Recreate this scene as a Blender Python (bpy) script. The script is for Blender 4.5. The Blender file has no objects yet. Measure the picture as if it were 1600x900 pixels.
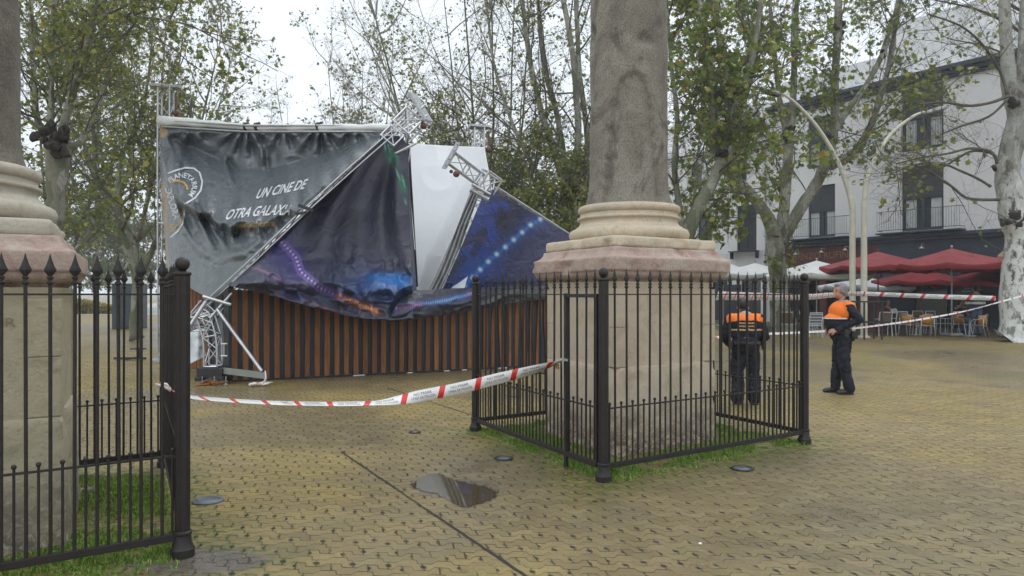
import bpy, bmesh, math, random
import numpy as np
from mathutils import Vector, Matrix, noise
R = math.radians
S = bpy.context.scene
COL = S.collection
FL = 1150.0
# ---------------- camera, sky, sun, exposure
cam = bpy.data.cameras.new("camera"); cam_o = bpy.data.objects.new("camera", cam); COL.objects.link(cam_o)
cam_o.location = (0, 0, 1.6); cam_o.rotation_euler = (R(90), 0, 0)
cam.sensor_width = 36; cam.lens = 36 * FL / 1600; cam.shift_y = 10 / 1600
cam.clip_start = .05; cam.clip_end = 3000
S.camera = cam_o
w = bpy.data.worlds.new("World"); S.world = w; w.use_nodes = True
SUN_EL, SUN_AZ = R(58), R(205)
nt = w.node_tree; bg = nt.nodes["Background"]
sky = nt.nodes.new("ShaderNodeTexSky"); sky.sky_type = 'NISHITA'; sky.sun_disc = False
sky.sun_elevation = SUN_EL; sky.sun_rotation = SUN_AZ; sky.air_density = 1.0; sky.dust_density = 4; sky.ozone_density = 1
hs = nt.nodes.new("ShaderNodeHueSaturation"); hs.inputs["Saturation"].default_value = .12; hs.inputs["Value"].default_value = .45
nt.links.new(sky.outputs[0], hs.inputs["Color"])
mx = nt.nodes.new("ShaderNodeMix"); mx.data_type = 'RGBA'; mx.blend_type = 'ADD'; mx.inputs[0].default_value = 1
nt.links.new(hs.outputs[0], mx.inputs[6]); mx.inputs[7].default_value = (6.0, 6.55, 7.1, 1)   # the grey-white cloud deck
nt.links.new(mx.outputs[2], bg.inputs[0]); bg.inputs[1].default_value = .125
sl = bpy.data.lights.new("sun", 'SUN'); sl.energy = .8; sl.angle = R(25); sl.color = (1, .97, .93)
so = bpy.data.objects.new("sun", sl); COL.objects.link(so)
so.rotation_euler = (R(90) - SUN_EL, 0, R(180) - SUN_AZ + R(180))
S.view_settings.view_transform = 'Standard'; S.view_settings.look = 'None'
S.view_settings.exposure = 0.2; S.view_settings.gamma = 1
S.cycles.max_bounces = 6; S.cycles.transparent_max_bounces = 8

# ---------------- helpers
def P(px, py, d): return Vector(((px - 800) / FL * d, d, 1.6 - (py - 460) / FL * d))
def G(px, py):
    d = 1.6 * FL / (py - 460); return Vector(((px - 800) / FL * d, d, 0))
def tag(o, label=None, cat=None, group=None, kind=None):
    if label: o['label'] = label
    if cat: o['category'] = cat
    if group: o['group'] = group
    if kind: o['kind'] = kind
    return o
def empty(name, loc, rz=0, label=None, cat=None, group=None):
    o = bpy.data.objects.new(name, None); COL.objects.link(o); o.location = loc; o.rotation_euler = (0, 0, rz)
    o.empty_display_size = .2
    return tag(o, label, cat, group)
def children(o): return [c for c in bpy.data.objects if c.parent == o]
def copy_tree(o, parent=None):
    c = o.copy(); COL.objects.link(c)
    c.parent = parent
    for ch in children(o): copy_tree(ch, c)
    return c
def basis(d):
    d = Vector(d).normalized(); a = Vector((0, 0, 1)) if abs(d.z) < .95 else Vector((1, 0, 0))
    x = d.cross(a).normalized(); return x, d.cross(x).normalized()
class MB:
    def __init__(s): s.v = []; s.f = []; s.mi = []; s.m = 0
    def add(s, vs, fs):
        b = len(s.v); s.v += [tuple(v) for v in vs]
        for f in fs: s.f.append([b + i for i in f]); s.mi.append(s.m)
        return s
    def box(s, c, size, rz=0, M=None):
        c = Vector(c); h = Vector(size) / 2; Mx = M if M else Matrix.Rotation(rz, 3, 'Z')
        vs = [c + Mx @ Vector((h.x * a, h.y * b, h.z * e)) for a, b, e in
              ((-1,-1,-1),(1,-1,-1),(1,1,-1),(-1,1,-1),(-1,-1,1),(1,-1,1),(1,1,1),(-1,1,1))]
        return s.add(vs, [(0,3,2,1),(4,5,6,7),(0,1,5,4),(1,2,6,5),(2,3,7,6),(3,0,4,7)])
    def tube(s, pts, r, n=8, cap=True):
        pts = [Vector(p) for p in pts]; k = len(pts)
        rs = r if isinstance(r, (list, tuple)) else [r] * k
        vs = []; prev = None
        for i, p in enumerate(pts):
            d = (pts[min(i + 1, k - 1)] - pts[max(i - 1, 0)])
            if d.length < 1e-9: d = Vector((0, 0, 1))
            d.normalize()
            if prev is None: x, y = basis(d)
            else:
                x = (prev - d * prev.dot(d))
                x = x.normalized() if x.length > 1e-6 else basis(d)[0]
                y = d.cross(x)
            prev = x
            for j in range(n):
                a = 2 * math.pi * j / n; vs.append(p + (x * math.cos(a) + y * math.sin(a)) * rs[i])
        fs = []
        for i in range(k - 1):
            for j in range(n):
                a, b = i * n + j, i * n + (j + 1) % n; fs.append((a, b, b + n, a + n))
        if cap: fs.append(tuple(range(n - 1, -1, -1))); fs.append(tuple((k - 1) * n + j for j in range(n)))
        return s.add(vs, fs)
    def lathe(s, prof, c=(0, 0, 0), n=24, rot=0, sx=1, sy=1):
        c = Vector(c); vs = []; k = len(prof)
        for r, z in prof:
            for j in range(n):
                a = 2 * math.pi * j / n + rot; vs.append(c + Vector((r * math.cos(a) * sx, r * math.sin(a) * sy, z)))
        fs = []
        for i in range(k - 1):
            for j in range(n):
                a, b = i * n + j, i * n + (j + 1) % n; fs.append((a, b, b + n, a + n))
        fs.append(tuple(range(n - 1, -1, -1))); fs.append(tuple((k - 1) * n + j for j in range(n)))
        return s.add(vs, fs)
    def ball(s, c, r, n=12):
        return s.lathe([(max(1e-4, r * math.sin(math.pi * i / n)), -r * math.cos(math.pi * i / n)) for i in range(n + 1)], c, n * 2)
    def prism(s, poly, ax, t, org=(0, 0, 0)):
        """poly: 2-D points along ax=(X,Y) vectors, extruded by vector t"""
        X, Y = Vector(ax[0]), Vector(ax[1]); t = Vector(t); o = Vector(org); n = len(poly)
        vs = [o + X * a + Y * b for a, b in poly]; vs += [v + t for v in vs]
        return s.add(vs, [tuple(range(n - 1, -1, -1)), tuple(range(n, 2 * n))] + [(i, (i + 1) % n, n + (i + 1) % n, n + i) for i in range(n)])
    def build(s, name, mats, parent=None, smooth=False, bevel=0, loc=None):
        me = bpy.data.meshes.new(name); me.from_pydata(s.v, [], s.f)
        for m in (mats if isinstance(mats, (list, tuple)) else [mats]): me.materials.append(m)
        if any(s.mi): me.polygons.foreach_set('material_index', s.mi)
        if smooth:
            me.polygons.foreach_set('use_smooth', [True] * len(me.polygons))
            if smooth != 2: me.set_sharp_from_angle(angle=R(38))
        o = bpy.data.objects.new(name, me); COL.objects.link(o)
        if parent: o.parent = parent
        if loc is not None: o.location = loc
        if bevel:
            b = o.modifiers.new('b', 'BEVEL'); b.width = bevel; b.segments = 2; b.limit_method = 'ANGLE'
        me.update(); return o
def npmesh(name, V, F, mat, parent=None, smooth=False, col=None, attrs=None):
    """V (n,3); F (m,k) array of equal-size faces"""
    V = np.asarray(V, dtype=np.float32); F = np.asarray(F, dtype=np.int32); m, k = F.shape
    me = bpy.data.meshes.new(name); me.vertices.add(len(V)); me.vertices.foreach_set('co', V.ravel())
    me.loops.add(m * k); me.loops.foreach_set('vertex_index', F.ravel())
    me.polygons.add(m); me.polygons.foreach_set('loop_start', np.arange(m, dtype=np.int32) * k)
    try: me.polygons.foreach_set('loop_total', np.full(m, k, dtype=np.int32))
    except Exception: pass
    if smooth: me.polygons.foreach_set('use_smooth', np.ones(m, dtype=bool))
    me.update(calc_edges=True); me.validate()
    for mm in (mat if isinstance(mat, (list, tuple)) else [mat]): me.materials.append(mm)
    if col is not None:
        a = me.color_attributes.new('col', 'FLOAT_COLOR', 'POINT')
        c = np.ones((len(V), 4), dtype=np.float32); c[:, :3] = col; a.data.foreach_set('color', c.ravel())
    for an, av in (attrs or {}).items():
        a = me.attributes.new(an, 'FLOAT', 'POINT'); a.data.foreach_set('value', np.asarray(av, dtype=np.float32))
    o = bpy.data.objects.new(name, me); COL.objects.link(o)
    if parent: o.parent = parent
    return o
def vnoise(x, y, seed=0):
    x = np.asarray(x, float); y = np.asarray(y, float)
    xi = np.floor(x).astype(np.int64); yi = np.floor(y).astype(np.int64); fx = x - xi; fy = y - yi
    fx = fx * fx * (3 - 2 * fx); fy = fy * fy * (3 - 2 * fy)
    def h(a, b):
        n = (a * 374761393 + b * 668265263 + seed * 974634777) & 0x7fffffff
        n = ((n ^ (n >> 13)) * 1274126177) & 0x7fffffff
        return ((n ^ (n >> 16)) & 0xffff) / 65535.
    return (h(xi, yi) * (1 - fx) + h(xi + 1, yi) * fx) * (1 - fy) + (h(xi, yi + 1) * (1 - fx) + h(xi + 1, yi + 1) * fx) * fy
def fbm(x, y, seed=0, o=4):
    a = 0; am = .5
    for i in range(o): a = a + am * vnoise(x * 2 ** i, y * 2 ** i, seed + i * 7); am /= 2
    return a / (1 - .5 ** o)
def sstep(a, b, x):
    t = np.clip((x - a) / (b - a), 0, 1); return t * t * (3 - 2 * t)

# ---------------- materials
class NT:
    def __init__(s, name):
        s.m = bpy.data.materials.new(name); s.m.use_nodes = True; s.t = s.m.node_tree
        s.b = s.t.nodes['Principled BSDF']; s._tc = None
    def n(s, ty, **kw):
        n = s.t.nodes.new(ty)
        for k, v in kw.items(): setattr(n, k, v)
        return n
    def l(s, a, b): s.t.links.new(a, b)
    def tc(s, which='Object'):
        if not s._tc: s._tc = s.n('ShaderNodeTexCoord')
        return s._tc.outputs[which]
    def noise(s, scale, detail=4, rough=.55, vec=None, dist=0, sc3=None):
        v = vec or s.tc()
        if sc3:
            mp = s.n('ShaderNodeMapping'); mp.inputs['Scale'].default_value = sc3; s.l(v, mp.inputs[0]); v = mp.outputs[0]
        n = s.n('ShaderNodeTexNoise'); n.inputs['Scale'].default_value = scale; n.inputs['Detail'].default_value = detail
        n.inputs['Roughness'].default_value = rough; n.inputs['Distortion'].default_value = dist; s.l(v, n.inputs['Vector']); return n.outputs[0]
    def ramp(s, fac, stops, interp='LINEAR'):
        r = s.n('ShaderNodeValToRGB'); e = r.color_ramp.elements; r.color_ramp.interpolation = interp
        while len(e) < len(stops): e.new(.5)
        for i, (p, c) in enumerate(stops):
            e[i].position = p; e[i].color = (c, c, c, 1) if isinstance(c, (int, float)) else (*c, 1)
        s.l(fac, r.inputs[0]); return r.outputs[0]
    def mix(s, fac, a, b, mode='MIX'):
        n = s.n('ShaderNodeMix', data_type='RGBA', blend_type=mode)
        for sock, v in ((n.inputs[0], fac), (n.inputs[6], a), (n.inputs[7], b)):
            if isinstance(v, (int, float)): sock.default_value = v if sock == n.inputs[0] else (v, v, v, 1)
            elif isinstance(v, tuple): sock.default_value = (*v, 1)
            else: s.l(v, sock)
        return n.outputs[2]
    def math(s, op, a, b=None, c=None):
        n = s.n('ShaderNodeMath', operation=op)
        for i, v in enumerate((a, b, c)):
            if v is None: continue
            if isinstance(v, (int, float)): n.inputs[i].default_value = v
            else: s.l(v, n.inputs[i])
        return n.outputs[0]
    def bump(s, h, strength=.3, dist=.02, nrm=None):
        b = s.n('ShaderNodeBump'); b.inputs['Strength'].default_value = strength; b.inputs['Distance'].default_value = dist
        s.l(h, b.inputs['Height'])
        if nrm: s.l(nrm, b.inputs['Normal'])
        s.l(b.outputs[0], s.b.inputs['Normal']); return b.outputs[0]
    def base(s, c):
        if isinstance(c, tuple): s.b.inputs['Base Color'].default_value = (*c, 1)
        else: s.l(c, s.b.inputs['Base Color'])
    def rough(s, v):
        if isinstance(v, (int, float)): s.b.inputs['Roughness'].default_value = v
        else: s.l(v, s.b.inputs['Roughness'])
def mat(name, c, rough=.6, metal=0, var=.18, scale=8, bump=.15, bscale=40, bd=.003, c2=None):
    k = NT(name); lo = tuple(x * (1 - var) for x in c); hi = tuple(min(1, x * (1 + var)) for x in c)
    k.base(k.ramp(k.noise(scale), [(.3, lo), (.7, c2 or hi)]))
    k.rough(k.ramp(k.noise(scale * 1.7, 3), [(.3, max(.02, rough * .85)), (.7, min(1, rough * 1.15))])); k.b.inputs['Metallic'].default_value = metal
    if bump: k.bump(k.noise(bscale, 3), bump, bd)
    return k.m
M = {}
M['iron'] = mat('black_iron', (.014, .0105, .0095), .55, .0, .4, 14, .25, 60, .002)
M['alu'] = mat('aluminium', (.56, .57, .59), .36, .85, .12, 10, .1, 80)
M['galv'] = mat('galvanised_steel', (.42, .44, .46), .5, .7, .2, 18, .1, 60)
M['steel_pale'] = mat('painted_pole', (.62, .60, .50), .45, 0, .12, 3, .1, 30)
M['black'] = mat('black_plastic', (.018, .018, .02), .5, 0, .3)
M['navy_trim'] = mat('navy_paint', (.035, .052, .075), .5, 0, .15, 2)
M['navy_dark'] = mat('navy_paint_dark', (.02, .027, .038), .5, 0, .2, 2)
M['shutter'] = mat('roller_shutter', (.05, .06, .07), .55, 0, .15, 3)
M['glass'] = mat('window_glass', (.05, .06, .065), .06, 0, .3, 1.2, 0)
M['curtain'] = mat('pale_curtain', (.55, .58, .58), .9, 0, .1, 3)
M['maroon'] = mat('maroon_paint', (.10, .018, .02), .5, 0, .2, 2)
M['gold'] = mat('gold_letters', (.26, .16, .05), .4, .3, .2)
M['beige'] = mat('beige_canvas', (.36, .27, .17), .85, 0, .1, 3)
M['red'] = mat('red_canvas', (.27, .028, .036), .75, 0, .18, 2.2, .3, 9, .02)
M['white_canvas'] = mat('white_canvas', (.72, .74, .74), .8, 0, .05, 2, .3, 9, .02)
M['rattan'] = mat('orange_rattan', (.46, .235, .055), .5, 0, .25, 30, .4, 120)
M['brown_mesh'] = mat('brown_mesh', (.12, .085, .06), .7, 0, .2, 20)
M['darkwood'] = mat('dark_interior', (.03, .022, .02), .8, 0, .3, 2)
M['skin'] = mat('skin', (.43, .23, .16), .5, 0, .12, 20, .1)
M['uniform'] = mat('navy_uniform', (.007, .0095, .018), .85, 0, .3, 7, .5, 14, .02)
M['orange'] = mat('orange_vest', (.86, .185, .012), .65, 0, .08, 8, .35, 16, .01)
M['hair_grey'] = mat('grey_hair', (.20, .20, .21), .7, 0, .3, 30, .6, 90, .01)
M['hair_dark'] = mat('dark_hair', (.015, .012, .01), .6, 0, .3, 30, .5, 90, .01)
M['leather'] = mat('black_leather', (.012, .012, .013), .3, 0, .3)
M['brass'] = mat('brass', (.5, .33, .08), .35, .8, .2)
M['paper'] = mat('paper_white', (.75, .75, .73), .7, 0, .05)
M['orange_wood'] = None
# ---------------- ground
N0 = Vector((.784, 6.30, 0)); U = Vector((2.354, 1.60, 0)); V_ = Vector((-1.212, 2.34, 0))
NL = Vector((-2.015, 4.50, 0)) - U
FC = [N0 + (U + V_) / 2, NL + (U + V_) / 2]
def uvcoord(x, y, c):
    det = U.x * V_.y - U.y * V_.x; dx, dy = x - c.x, y - c.y
    return (dx * V_.y - dy * V_.x) / det * 2, (U.x * dy - U.y * dx) / det * 2
def axis(lo, hi, step, far, sgn=1):
    a = list(np.arange(lo, hi + 1e-6, step)); s = step; x = hi
    while x < far: s *= 1.35; x += s; a.append(x)
    return a
xs = axis(0, 9, .08, 700); xs = [-x for x in xs[:0:-1]] + xs
ys = axis(2, 16, .08, 900); ys = [-300, -100, -40, -10, -2, 0, 1] + ys
XX, YY = np.meshgrid(np.array(xs), np.array(ys)); nx, ny = len(xs), len(ys)
moss = np.zeros_like(XX); wet = np.zeros_like(XX)
for c in FC:
    a, b = uvcoord(XX, YY, c); q = np.maximum(abs(a), abs(b))
    nn = fbm(XX * 1.6, YY * 1.6, 3) * .5 + fbm(XX * 6, YY * 6, 9) * .5
    moss = np.maximum(moss, sstep(1.45, .95, q + (nn - .5) * 1.0))
low = fbm(XX * .35, YY * .35, 21, 3)
moss = np.clip(moss + .45 * sstep(.55, .75, fbm(XX * .5, YY * .5, 33)) , 0, 1)
wet = sstep(.42, .62, low) * .75 + .3 * sstep(.5, .8, fbm(XX * 1.3, YY * 1.3, 40))
wet = np.maximum(wet, .9 * np.exp(-((XX + 1.75) ** 2 / .35 + (YY - 4.45) ** 2 / .12)))        # washed grey patch round the left post
wet = np.maximum(wet, 1. * np.exp(-(((XX + .45) ** 2 / .28 + (YY - 6.1) ** 2 / .12)) ** 2))
nz2 = fbm(XX * 3, YY * 3, 91)
slick = sstep(.35, .55, np.exp(-(((XX + 1.86) ** 2 / .22 + (YY - 4.40) ** 2 / .045)) ) + (nz2 - .5) * .5) * (np.hypot(XX + 1.9, YY - 4.4) < 1.2)
slick = np.maximum(slick, .7 * sstep(.30, .6, np.exp(-(((XX + .42) ** 2 / .16 + (YY - 6.05) ** 2 / .10))) + (nz2 - .5) * .4) * (np.hypot(XX + .45, YY - 6.1) < 1.3))
F_ = (np.arange(ny - 1)[:, None] * nx + np.arange(nx - 1)[None, :]).ravel()
F_ = np.stack([F_, F_ + 1, F_ + nx + 1, F_ + nx], 1)
k = NT('zigzag_paving')
mp = k.n('ShaderNodeMapping'); mp.inputs['Rotation'].default_value = (0, 0, R(6)); k.l(k.tc(), mp.inputs[0])
sx = k.n('ShaderNodeSeparateXYZ'); k.l(mp.outputs[0], sx.inputs[0])
wob = k.math('MULTIPLY', k.math('SUBTRACT', k.noise(3, 2), .5), .03)
gx = k.math('ADD', sx.outputs[0], wob); gy = k.math('ADD', sx.outputs[1], wob)
TW, TH = .215, .108
# trapezoid zigzag of the long joints
tri = k.math('PINGPONG', k.math('DIVIDE', gx, TW / 2), 1.0)
zz = k.n('ShaderNodeMapRange', interpolation_type='SMOOTHSTEP'); k.l(tri, zz.inputs[0])
for i_, v_ in ((1, .36), (2, .64), (3, -.026), (4, .026)): zz.inputs[i_].default_value = v_
vy = k.math('ADD', gy, zz.outputs[0])
row = k.math('DIVIDE', vy, TH); rfl = k.math('FLOOR', row); rfr = k.math('SUBTRACT', row, rfl)
dl = k.math('MULTIPLY', k.math('SUBTRACT', .5, k.math('ABSOLUTE', k.math('SUBTRACT', rfr, .5))), TH)
sk = k.math('MULTIPLY', k.math('SUBTRACT', rfr, .5), .035)
cx_ = k.math('ADD', k.math('DIVIDE', k.math('ADD', gx, sk), TW), k.math('MULTIPLY', k.math('MODULO', rfl, 2.0), .5))
cfl = k.math('FLOOR', cx_); cfr = k.math('SUBTRACT', cx_, cfl)
dc = k.math('MULTIPLY', k.math('SUBTRACT', .5, k.math('ABSOLUTE', k.math('SUBTRACT', cfr, .5))), TW)
dj = k.math('MINIMUM', dl, dc)
jn = k.n('ShaderNodeMapRange', interpolation_type='SMOOTHSTEP'); k.l(dj, jn.inputs[0])
jn.inputs[1].default_value = .0015; jn.inputs[2].default_value = .0085; jn.inputs[3].default_value = 1; jn.inputs[4].default_value = 0
joint = k.math('MULTIPLY', jn.outputs[0], k.ramp(k.noise(4.5, 3), [(.38, .30), (.56, 1.)]))
# dark open holes where stones have chipped at the cross joints
dh = k.math('MAXIMUM', dc, k.math('MULTIPLY', k.math('ABSOLUTE', k.math('SUBTRACT', rfr, .5)), TH * .8))
hole = k.n('ShaderNodeMapRange', interpolation_type='SMOOTHSTEP'); k.l(dh, hole.inputs[0])
hole.inputs[1].default_value = .009; hole.inputs[2].default_value = .021; hole.inputs[3].default_value = 1; hole.inputs[4].default_value = 0
cmb = k.n('ShaderNodeCombineXYZ'); k.l(cfl, cmb.inputs[0]); k.l(rfl, cmb.inputs[1])
wn = k.n('ShaderNodeTexWhiteNoise', noise_dimensions='2D'); k.l(cmb.outputs[0], wn.inputs['Vector'])
holem = k.math('MULTIPLY', hole.outputs[0], k.ramp(wn.outputs[0], [(.25, 0.), (.6, 1.)]))
at = k.n('ShaderNodeAttribute', attribute_name='moss'); aw = k.n('ShaderNodeAttribute', attribute_name='wet')
c = k.ramp(k.noise(.55, 5, .6), [(.3, (.265, .185, .042)), (.5, (.325, .238, .062)), (.7, (.285, .222, .078))])
c = k.mix(k.math('MULTIPLY', aw.outputs['Fac'], .8), c, k.ramp(k.noise(5, 4), [(.35, (.15, .122, .08)), (.7, (.22, .185, .125))]))
c = k.mix(k.ramp(k.noise(1.4, 5, .65), [(.50, 0.), (.70, .6)]), c, (.13, .105, .05))
c = k.mix(k.ramp(k.noise(.35, 4, .6), [(.5, 0.), (.62, .35)]), c, (.36, .27, .13))
c = k.mix(k.ramp(k.noise(3.1, 6, .75, dist=1), [(.60, 0.), (.68, .5)]), c, (.075, .062, .04))
c = k.mix(.55, c, k.ramp(wn.outputs[0], [(0., .36), (1., .62)]), 'OVERLAY')
c = k.mix(k.ramp(k.noise(60, 3), [(.35, .45), (.65, 0.)]), c, (.10, .08, .05))
c = k.mix(k.ramp(k.noise(16, 5, .7), [(.5, 0.), (.7, .45)]), c, (.12, .10, .06))
jc = k.mix(k.ramp(k.noise(2.2, 3), [(.45, 0.), (.6, .75)]), (.045, .030, .015), (.085, .10, .02))
c = k.mix(k.math('MULTIPLY', joint, 1.), c, jc)
mg = k.ramp(k.noise(9, 4), [(.35, (.035, .06, .008)), (.7, (.13, .15, .025))])
jm = k.math('ADD', k.math('MULTIPLY', k.ramp(dj, [(0., 1.), (.03, .0)]), 1.), .0)
mfac = k.math('MULTIPLY', at.outputs['Fac'], k.math('ADD', k.ramp(k.noise(14, 4), [(.46, 0.), (.58, .75)]), k.math('MULTIPLY', jm, .8)))
mf2 = k.n('ShaderNodeClamp'); k.l(mfac, mf2.inputs[0])
c = k.mix(mf2.outputs[0], c, mg)
c = k.mix(holem, c, (.02, .017, .01))
ag = k.n('ShaderNodeAttribute', attribute_name='slick')
c = k.mix(k.math('MULTIPLY', ag.outputs['Fac'], .85), c, k.mix(joint, k.ramp(k.noise(8, 4), [(.35, (.10, .085, .075)), (.7, (.16, .14, .125))]), (.04, .03, .025)))
k.base(c)
rg = k.mix(aw.outputs['Fac'], k.ramp(k.noise(2, 5), [(.3, .62), (.7, .46)]), k.ramp(k.noise(3, 4), [(.35, .34), (.65, .22)]))
rg = k.mix(ag.outputs['Fac'], rg, .2); rg = k.mix(joint, rg, .9); k.l(rg, k.b.inputs['Roughness'])
h = k.math('SUBTRACT', k.math('SUBTRACT', 1.0, k.math('MULTIPLY', joint, 1.)), k.math('MULTIPLY', holem, 1.2))
h = k.math('ADD', h, k.math('MULTIPLY', wn.outputs[0], .35)); h = k.math('ADD', h, k.math('MULTIPLY', k.noise(90, 3), .25))
h = k.math('ADD', h, k.math('MULTIPLY', k.noise(6, 3), .5))
k.bump(h, .65, .010)
gz = np.zeros_like(XX)
g = npmesh('ground', np.stack([XX, YY, gz], 2).reshape(-1, 3), F_, k.m, attrs={'moss': moss.ravel(), 'wet': wet.ravel(), 'slick': slick.ravel()})
tag(g, kind='structure')
# pale carriageway and distant plaza far behind on the left
def sheet(name, pts, z, m, label=None):
    b = MB(); b.add([(x, y, z) for x, y in pts], [tuple(range(len(pts)))]); o = b.build(name, m); tag(o, label, kind='structure'); return o
M['asphalt'] = mat('pale_wet_asphalt', (.30, .30, .29), .4, 0, .15, .3, .1)
M['asphalt2'] = mat('blue_grey_band', (.12, .14, .17), .4, 0, .15, .5, .1)
sheet('road', [(-90, 52), (-22, 58), (-22, 130), (-120, 130)], .004, M['asphalt'])
sheet('road_marking', [(-60, 62), (-34, 62.5), (-31, 68), (-60, 67)], .008, M['asphalt2'])
sheet('pavement', [(12, 29.6), (22, 25.5), (40, 25), (14, 60), (5, 52)], .004, mat('cafe_paving', (.10, .085, .06), .5, 0, .25, .8, .3))
# expansion joints: thin steel-dark strips let into the paving
M['jointline'] = mat('dark_joint', (.018, .013, .009), .7, 0, .4, 20, .5)
def strip(name, a, b, wd):
    a, b = Vector(a), Vector(b); d = (b - a).normalized(); n = Vector((-d.y, d.x, 0)); m = MB(); L = (b - a).length; k_ = int(L / .06)
    rn = random.Random(5); vs = []; fs = []
    for i in range(k_ + 1):
        p = a + d * (L * i / k_); o1, o2 = rn.uniform(.6, 1.4), rn.uniform(.6, 1.4); sh = n * rn.uniform(-.003, .003)
        vs += [p + n * wd / 2 * o1 + sh + Vector((0, 0, .004)), p - n * wd / 2 * o2 + sh + Vector((0, 0, .004))]
        if i: j = 2 * i; fs.append((j - 2, j - 1, j + 1, j))
    o = m.add(vs, fs).build(name, M['jointline']); tag(o, kind='structure')
A, B = G(533, 706), G(820, 900); strip('expansion_joint', A, B + (B - A) * .5, .021)
A, B = G(604, 606), G(741, 650); strip('expansion_joint', A, B, .016)
# puddle
wm = NT('puddle_water'); wm.base((.075, .058, .03)); wm.rough(.03); wm.b.inputs['IOR'].default_value = 1.9
wm.bump(wm.noise(7, 2), .03, .004)
ea = wm.n('ShaderNodeAttribute', attribute_name='edge'); al = wm.math('ADD', ea.outputs['Fac'], wm.math('MULTIPLY', wm.math('SUBTRACT', wm.noise(14, 5, .7), .5), .9))
wm.l(wm.ramp(al, [(.50, 0.), (.66, .9)]), wm.b.inputs['Alpha'])
pp = [(640,758),(655,747),(672,741),(690,739),(699,746),(712,749),(735,755),(762,761),(780,770),(772,781),(750,789),(728,794),(714,791),(704,786),(692,779),(682,772),(666,769),(652,767)]
pts = np.array([tuple(G(*p))[:2] for p in pp]); gx_, gy_ = np.meshgrid(np.linspace(pts[:, 0].min() - .1, pts[:, 0].max() + .1, 70), np.linspace(pts[:, 1].min() - .1, pts[:, 1].max() + .1, 70))
ins = np.zeros(gx_.shape, bool); dmin = np.full(gx_.shape, 9.)
for (x1, y1), (x2, y2) in zip(pts, np.roll(pts, -1, 0)):
    cr = ((y1 > gy_) != (y2 > gy_)) & (gx_ < (x2 - x1) * (gy_ - y1) / (y2 - y1 + 1e-12) + x1); ins ^= cr
    L2 = (x2 - x1) ** 2 + (y2 - y1) ** 2; t = np.clip(((gx_ - x1) * (x2 - x1) + (gy_ - y1) * (y2 - y1)) / L2, 0, 1); dmin = np.minimum(dmin, np.hypot(gx_ - x1 - t * (x2 - x1), gy_ - y1 - t * (y2 - y1)))
ed = np.clip(.5 + np.where(ins, dmin, -dmin) / .12, 0, 1)
ii = (np.arange(69)[:, None] * 70 + np.arange(69)[None]).ravel()
tag(npmesh('puddle', np.stack([gx_, gy_, np.full(gx_.shape, .004)], 2).reshape(-1, 3), np.stack([ii, ii + 1, ii + 71, ii + 70], 1), wm.m, attrs={'edge': ed.ravel()}), kind='structure')

# ---------------- stone columns
def stone(name, a, b, c_, dark=(.07, .06, .045), sc=3, bs=.5, low=None, white=None):
    k = NT(name)
    col = k.ramp(k.noise(sc, 6, .65, dist=.6), [(.28, a), (.5, b), (.72, c_)])
    col = k.mix(k.ramp(k.noise(sc * 2.7, 6, .7, dist=1), [(.56, 0.), (.74, .55)]), col, dark)
    col = k.mix(k.ramp(k.noise(sc * 22, 4, .7), [(.58, 0.), (.7, .45)]), col, dark)
    if white: col = k.mix(k.ramp(k.noise(sc * 1.3, 5, .7), [(.56, 0.), (.66, .6)]), col, white)
    if low:
        s_ = k.n('ShaderNodeSeparateXYZ'); k.l(k.tc(), s_.inputs[0])
        z = k.math('ADD', s_.outputs[2], k.math('MULTIPLY', k.noise(3, 4), .9))
        col = k.mix(k.math('MULTIPLY', k.ramp(z, [(.55, 1.), (1.15, 0.)]), k.ramp(k.noise(11, 6, .75, dist=1.5), [(.38, 0.), (.52, .92)])), col, low)
    k.base(col); k.rough(.88)
    v = k.n('ShaderNodeTexVoronoi'); v.inputs['Scale'].default_value = sc * 9; k.l(k.tc(), v.inputs['Vector'])
    hh = k.math('ADD', k.noise(sc * 7, 8, .75), k.math('MULTIPLY', k.ramp(v.outputs['Distance'], [(.0, 0.), (.25, 1.)]), .25))
    hh = k.math('ADD', hh, k.math('MULTIPLY', k.noise(sc * 1.5, 5), 1.5))
    k.bump(hh, bs, .03); return k.m
M['lime'] = stone('limestone', (.42, .34, .24), (.56, .47, .35), (.50, .44, .36), (.25, .20, .13), 2.5, .55, low=(.12, .085, .055))
M['lime_old'] = stone('weathered_limestone', (.34, .30, .20), (.44, .39, .27), (.33, .30, .22), (.16, .14, .09), 2.2, .6, low=(.12, .11, .08))
M['pinkstone'] = stone('pink_stone', (.36, .22, .18), (.49, .37, .31), (.53, .46, .40), (.25, .14, .11), 5, .8, white=(.54, .45, .37))
M['cream'] = stone('cream_stone', (.50, .40, .27), (.60, .51, .38), (.45, .41, .34), (.24, .18, .12), 3.5, .7)
M['cream_old'] = stone('grey_cream_stone', (.40, .36, .29), (.48, .44, .36), (.36, .35, .31), (.20, .18, .13), 3.5, .5)
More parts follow.
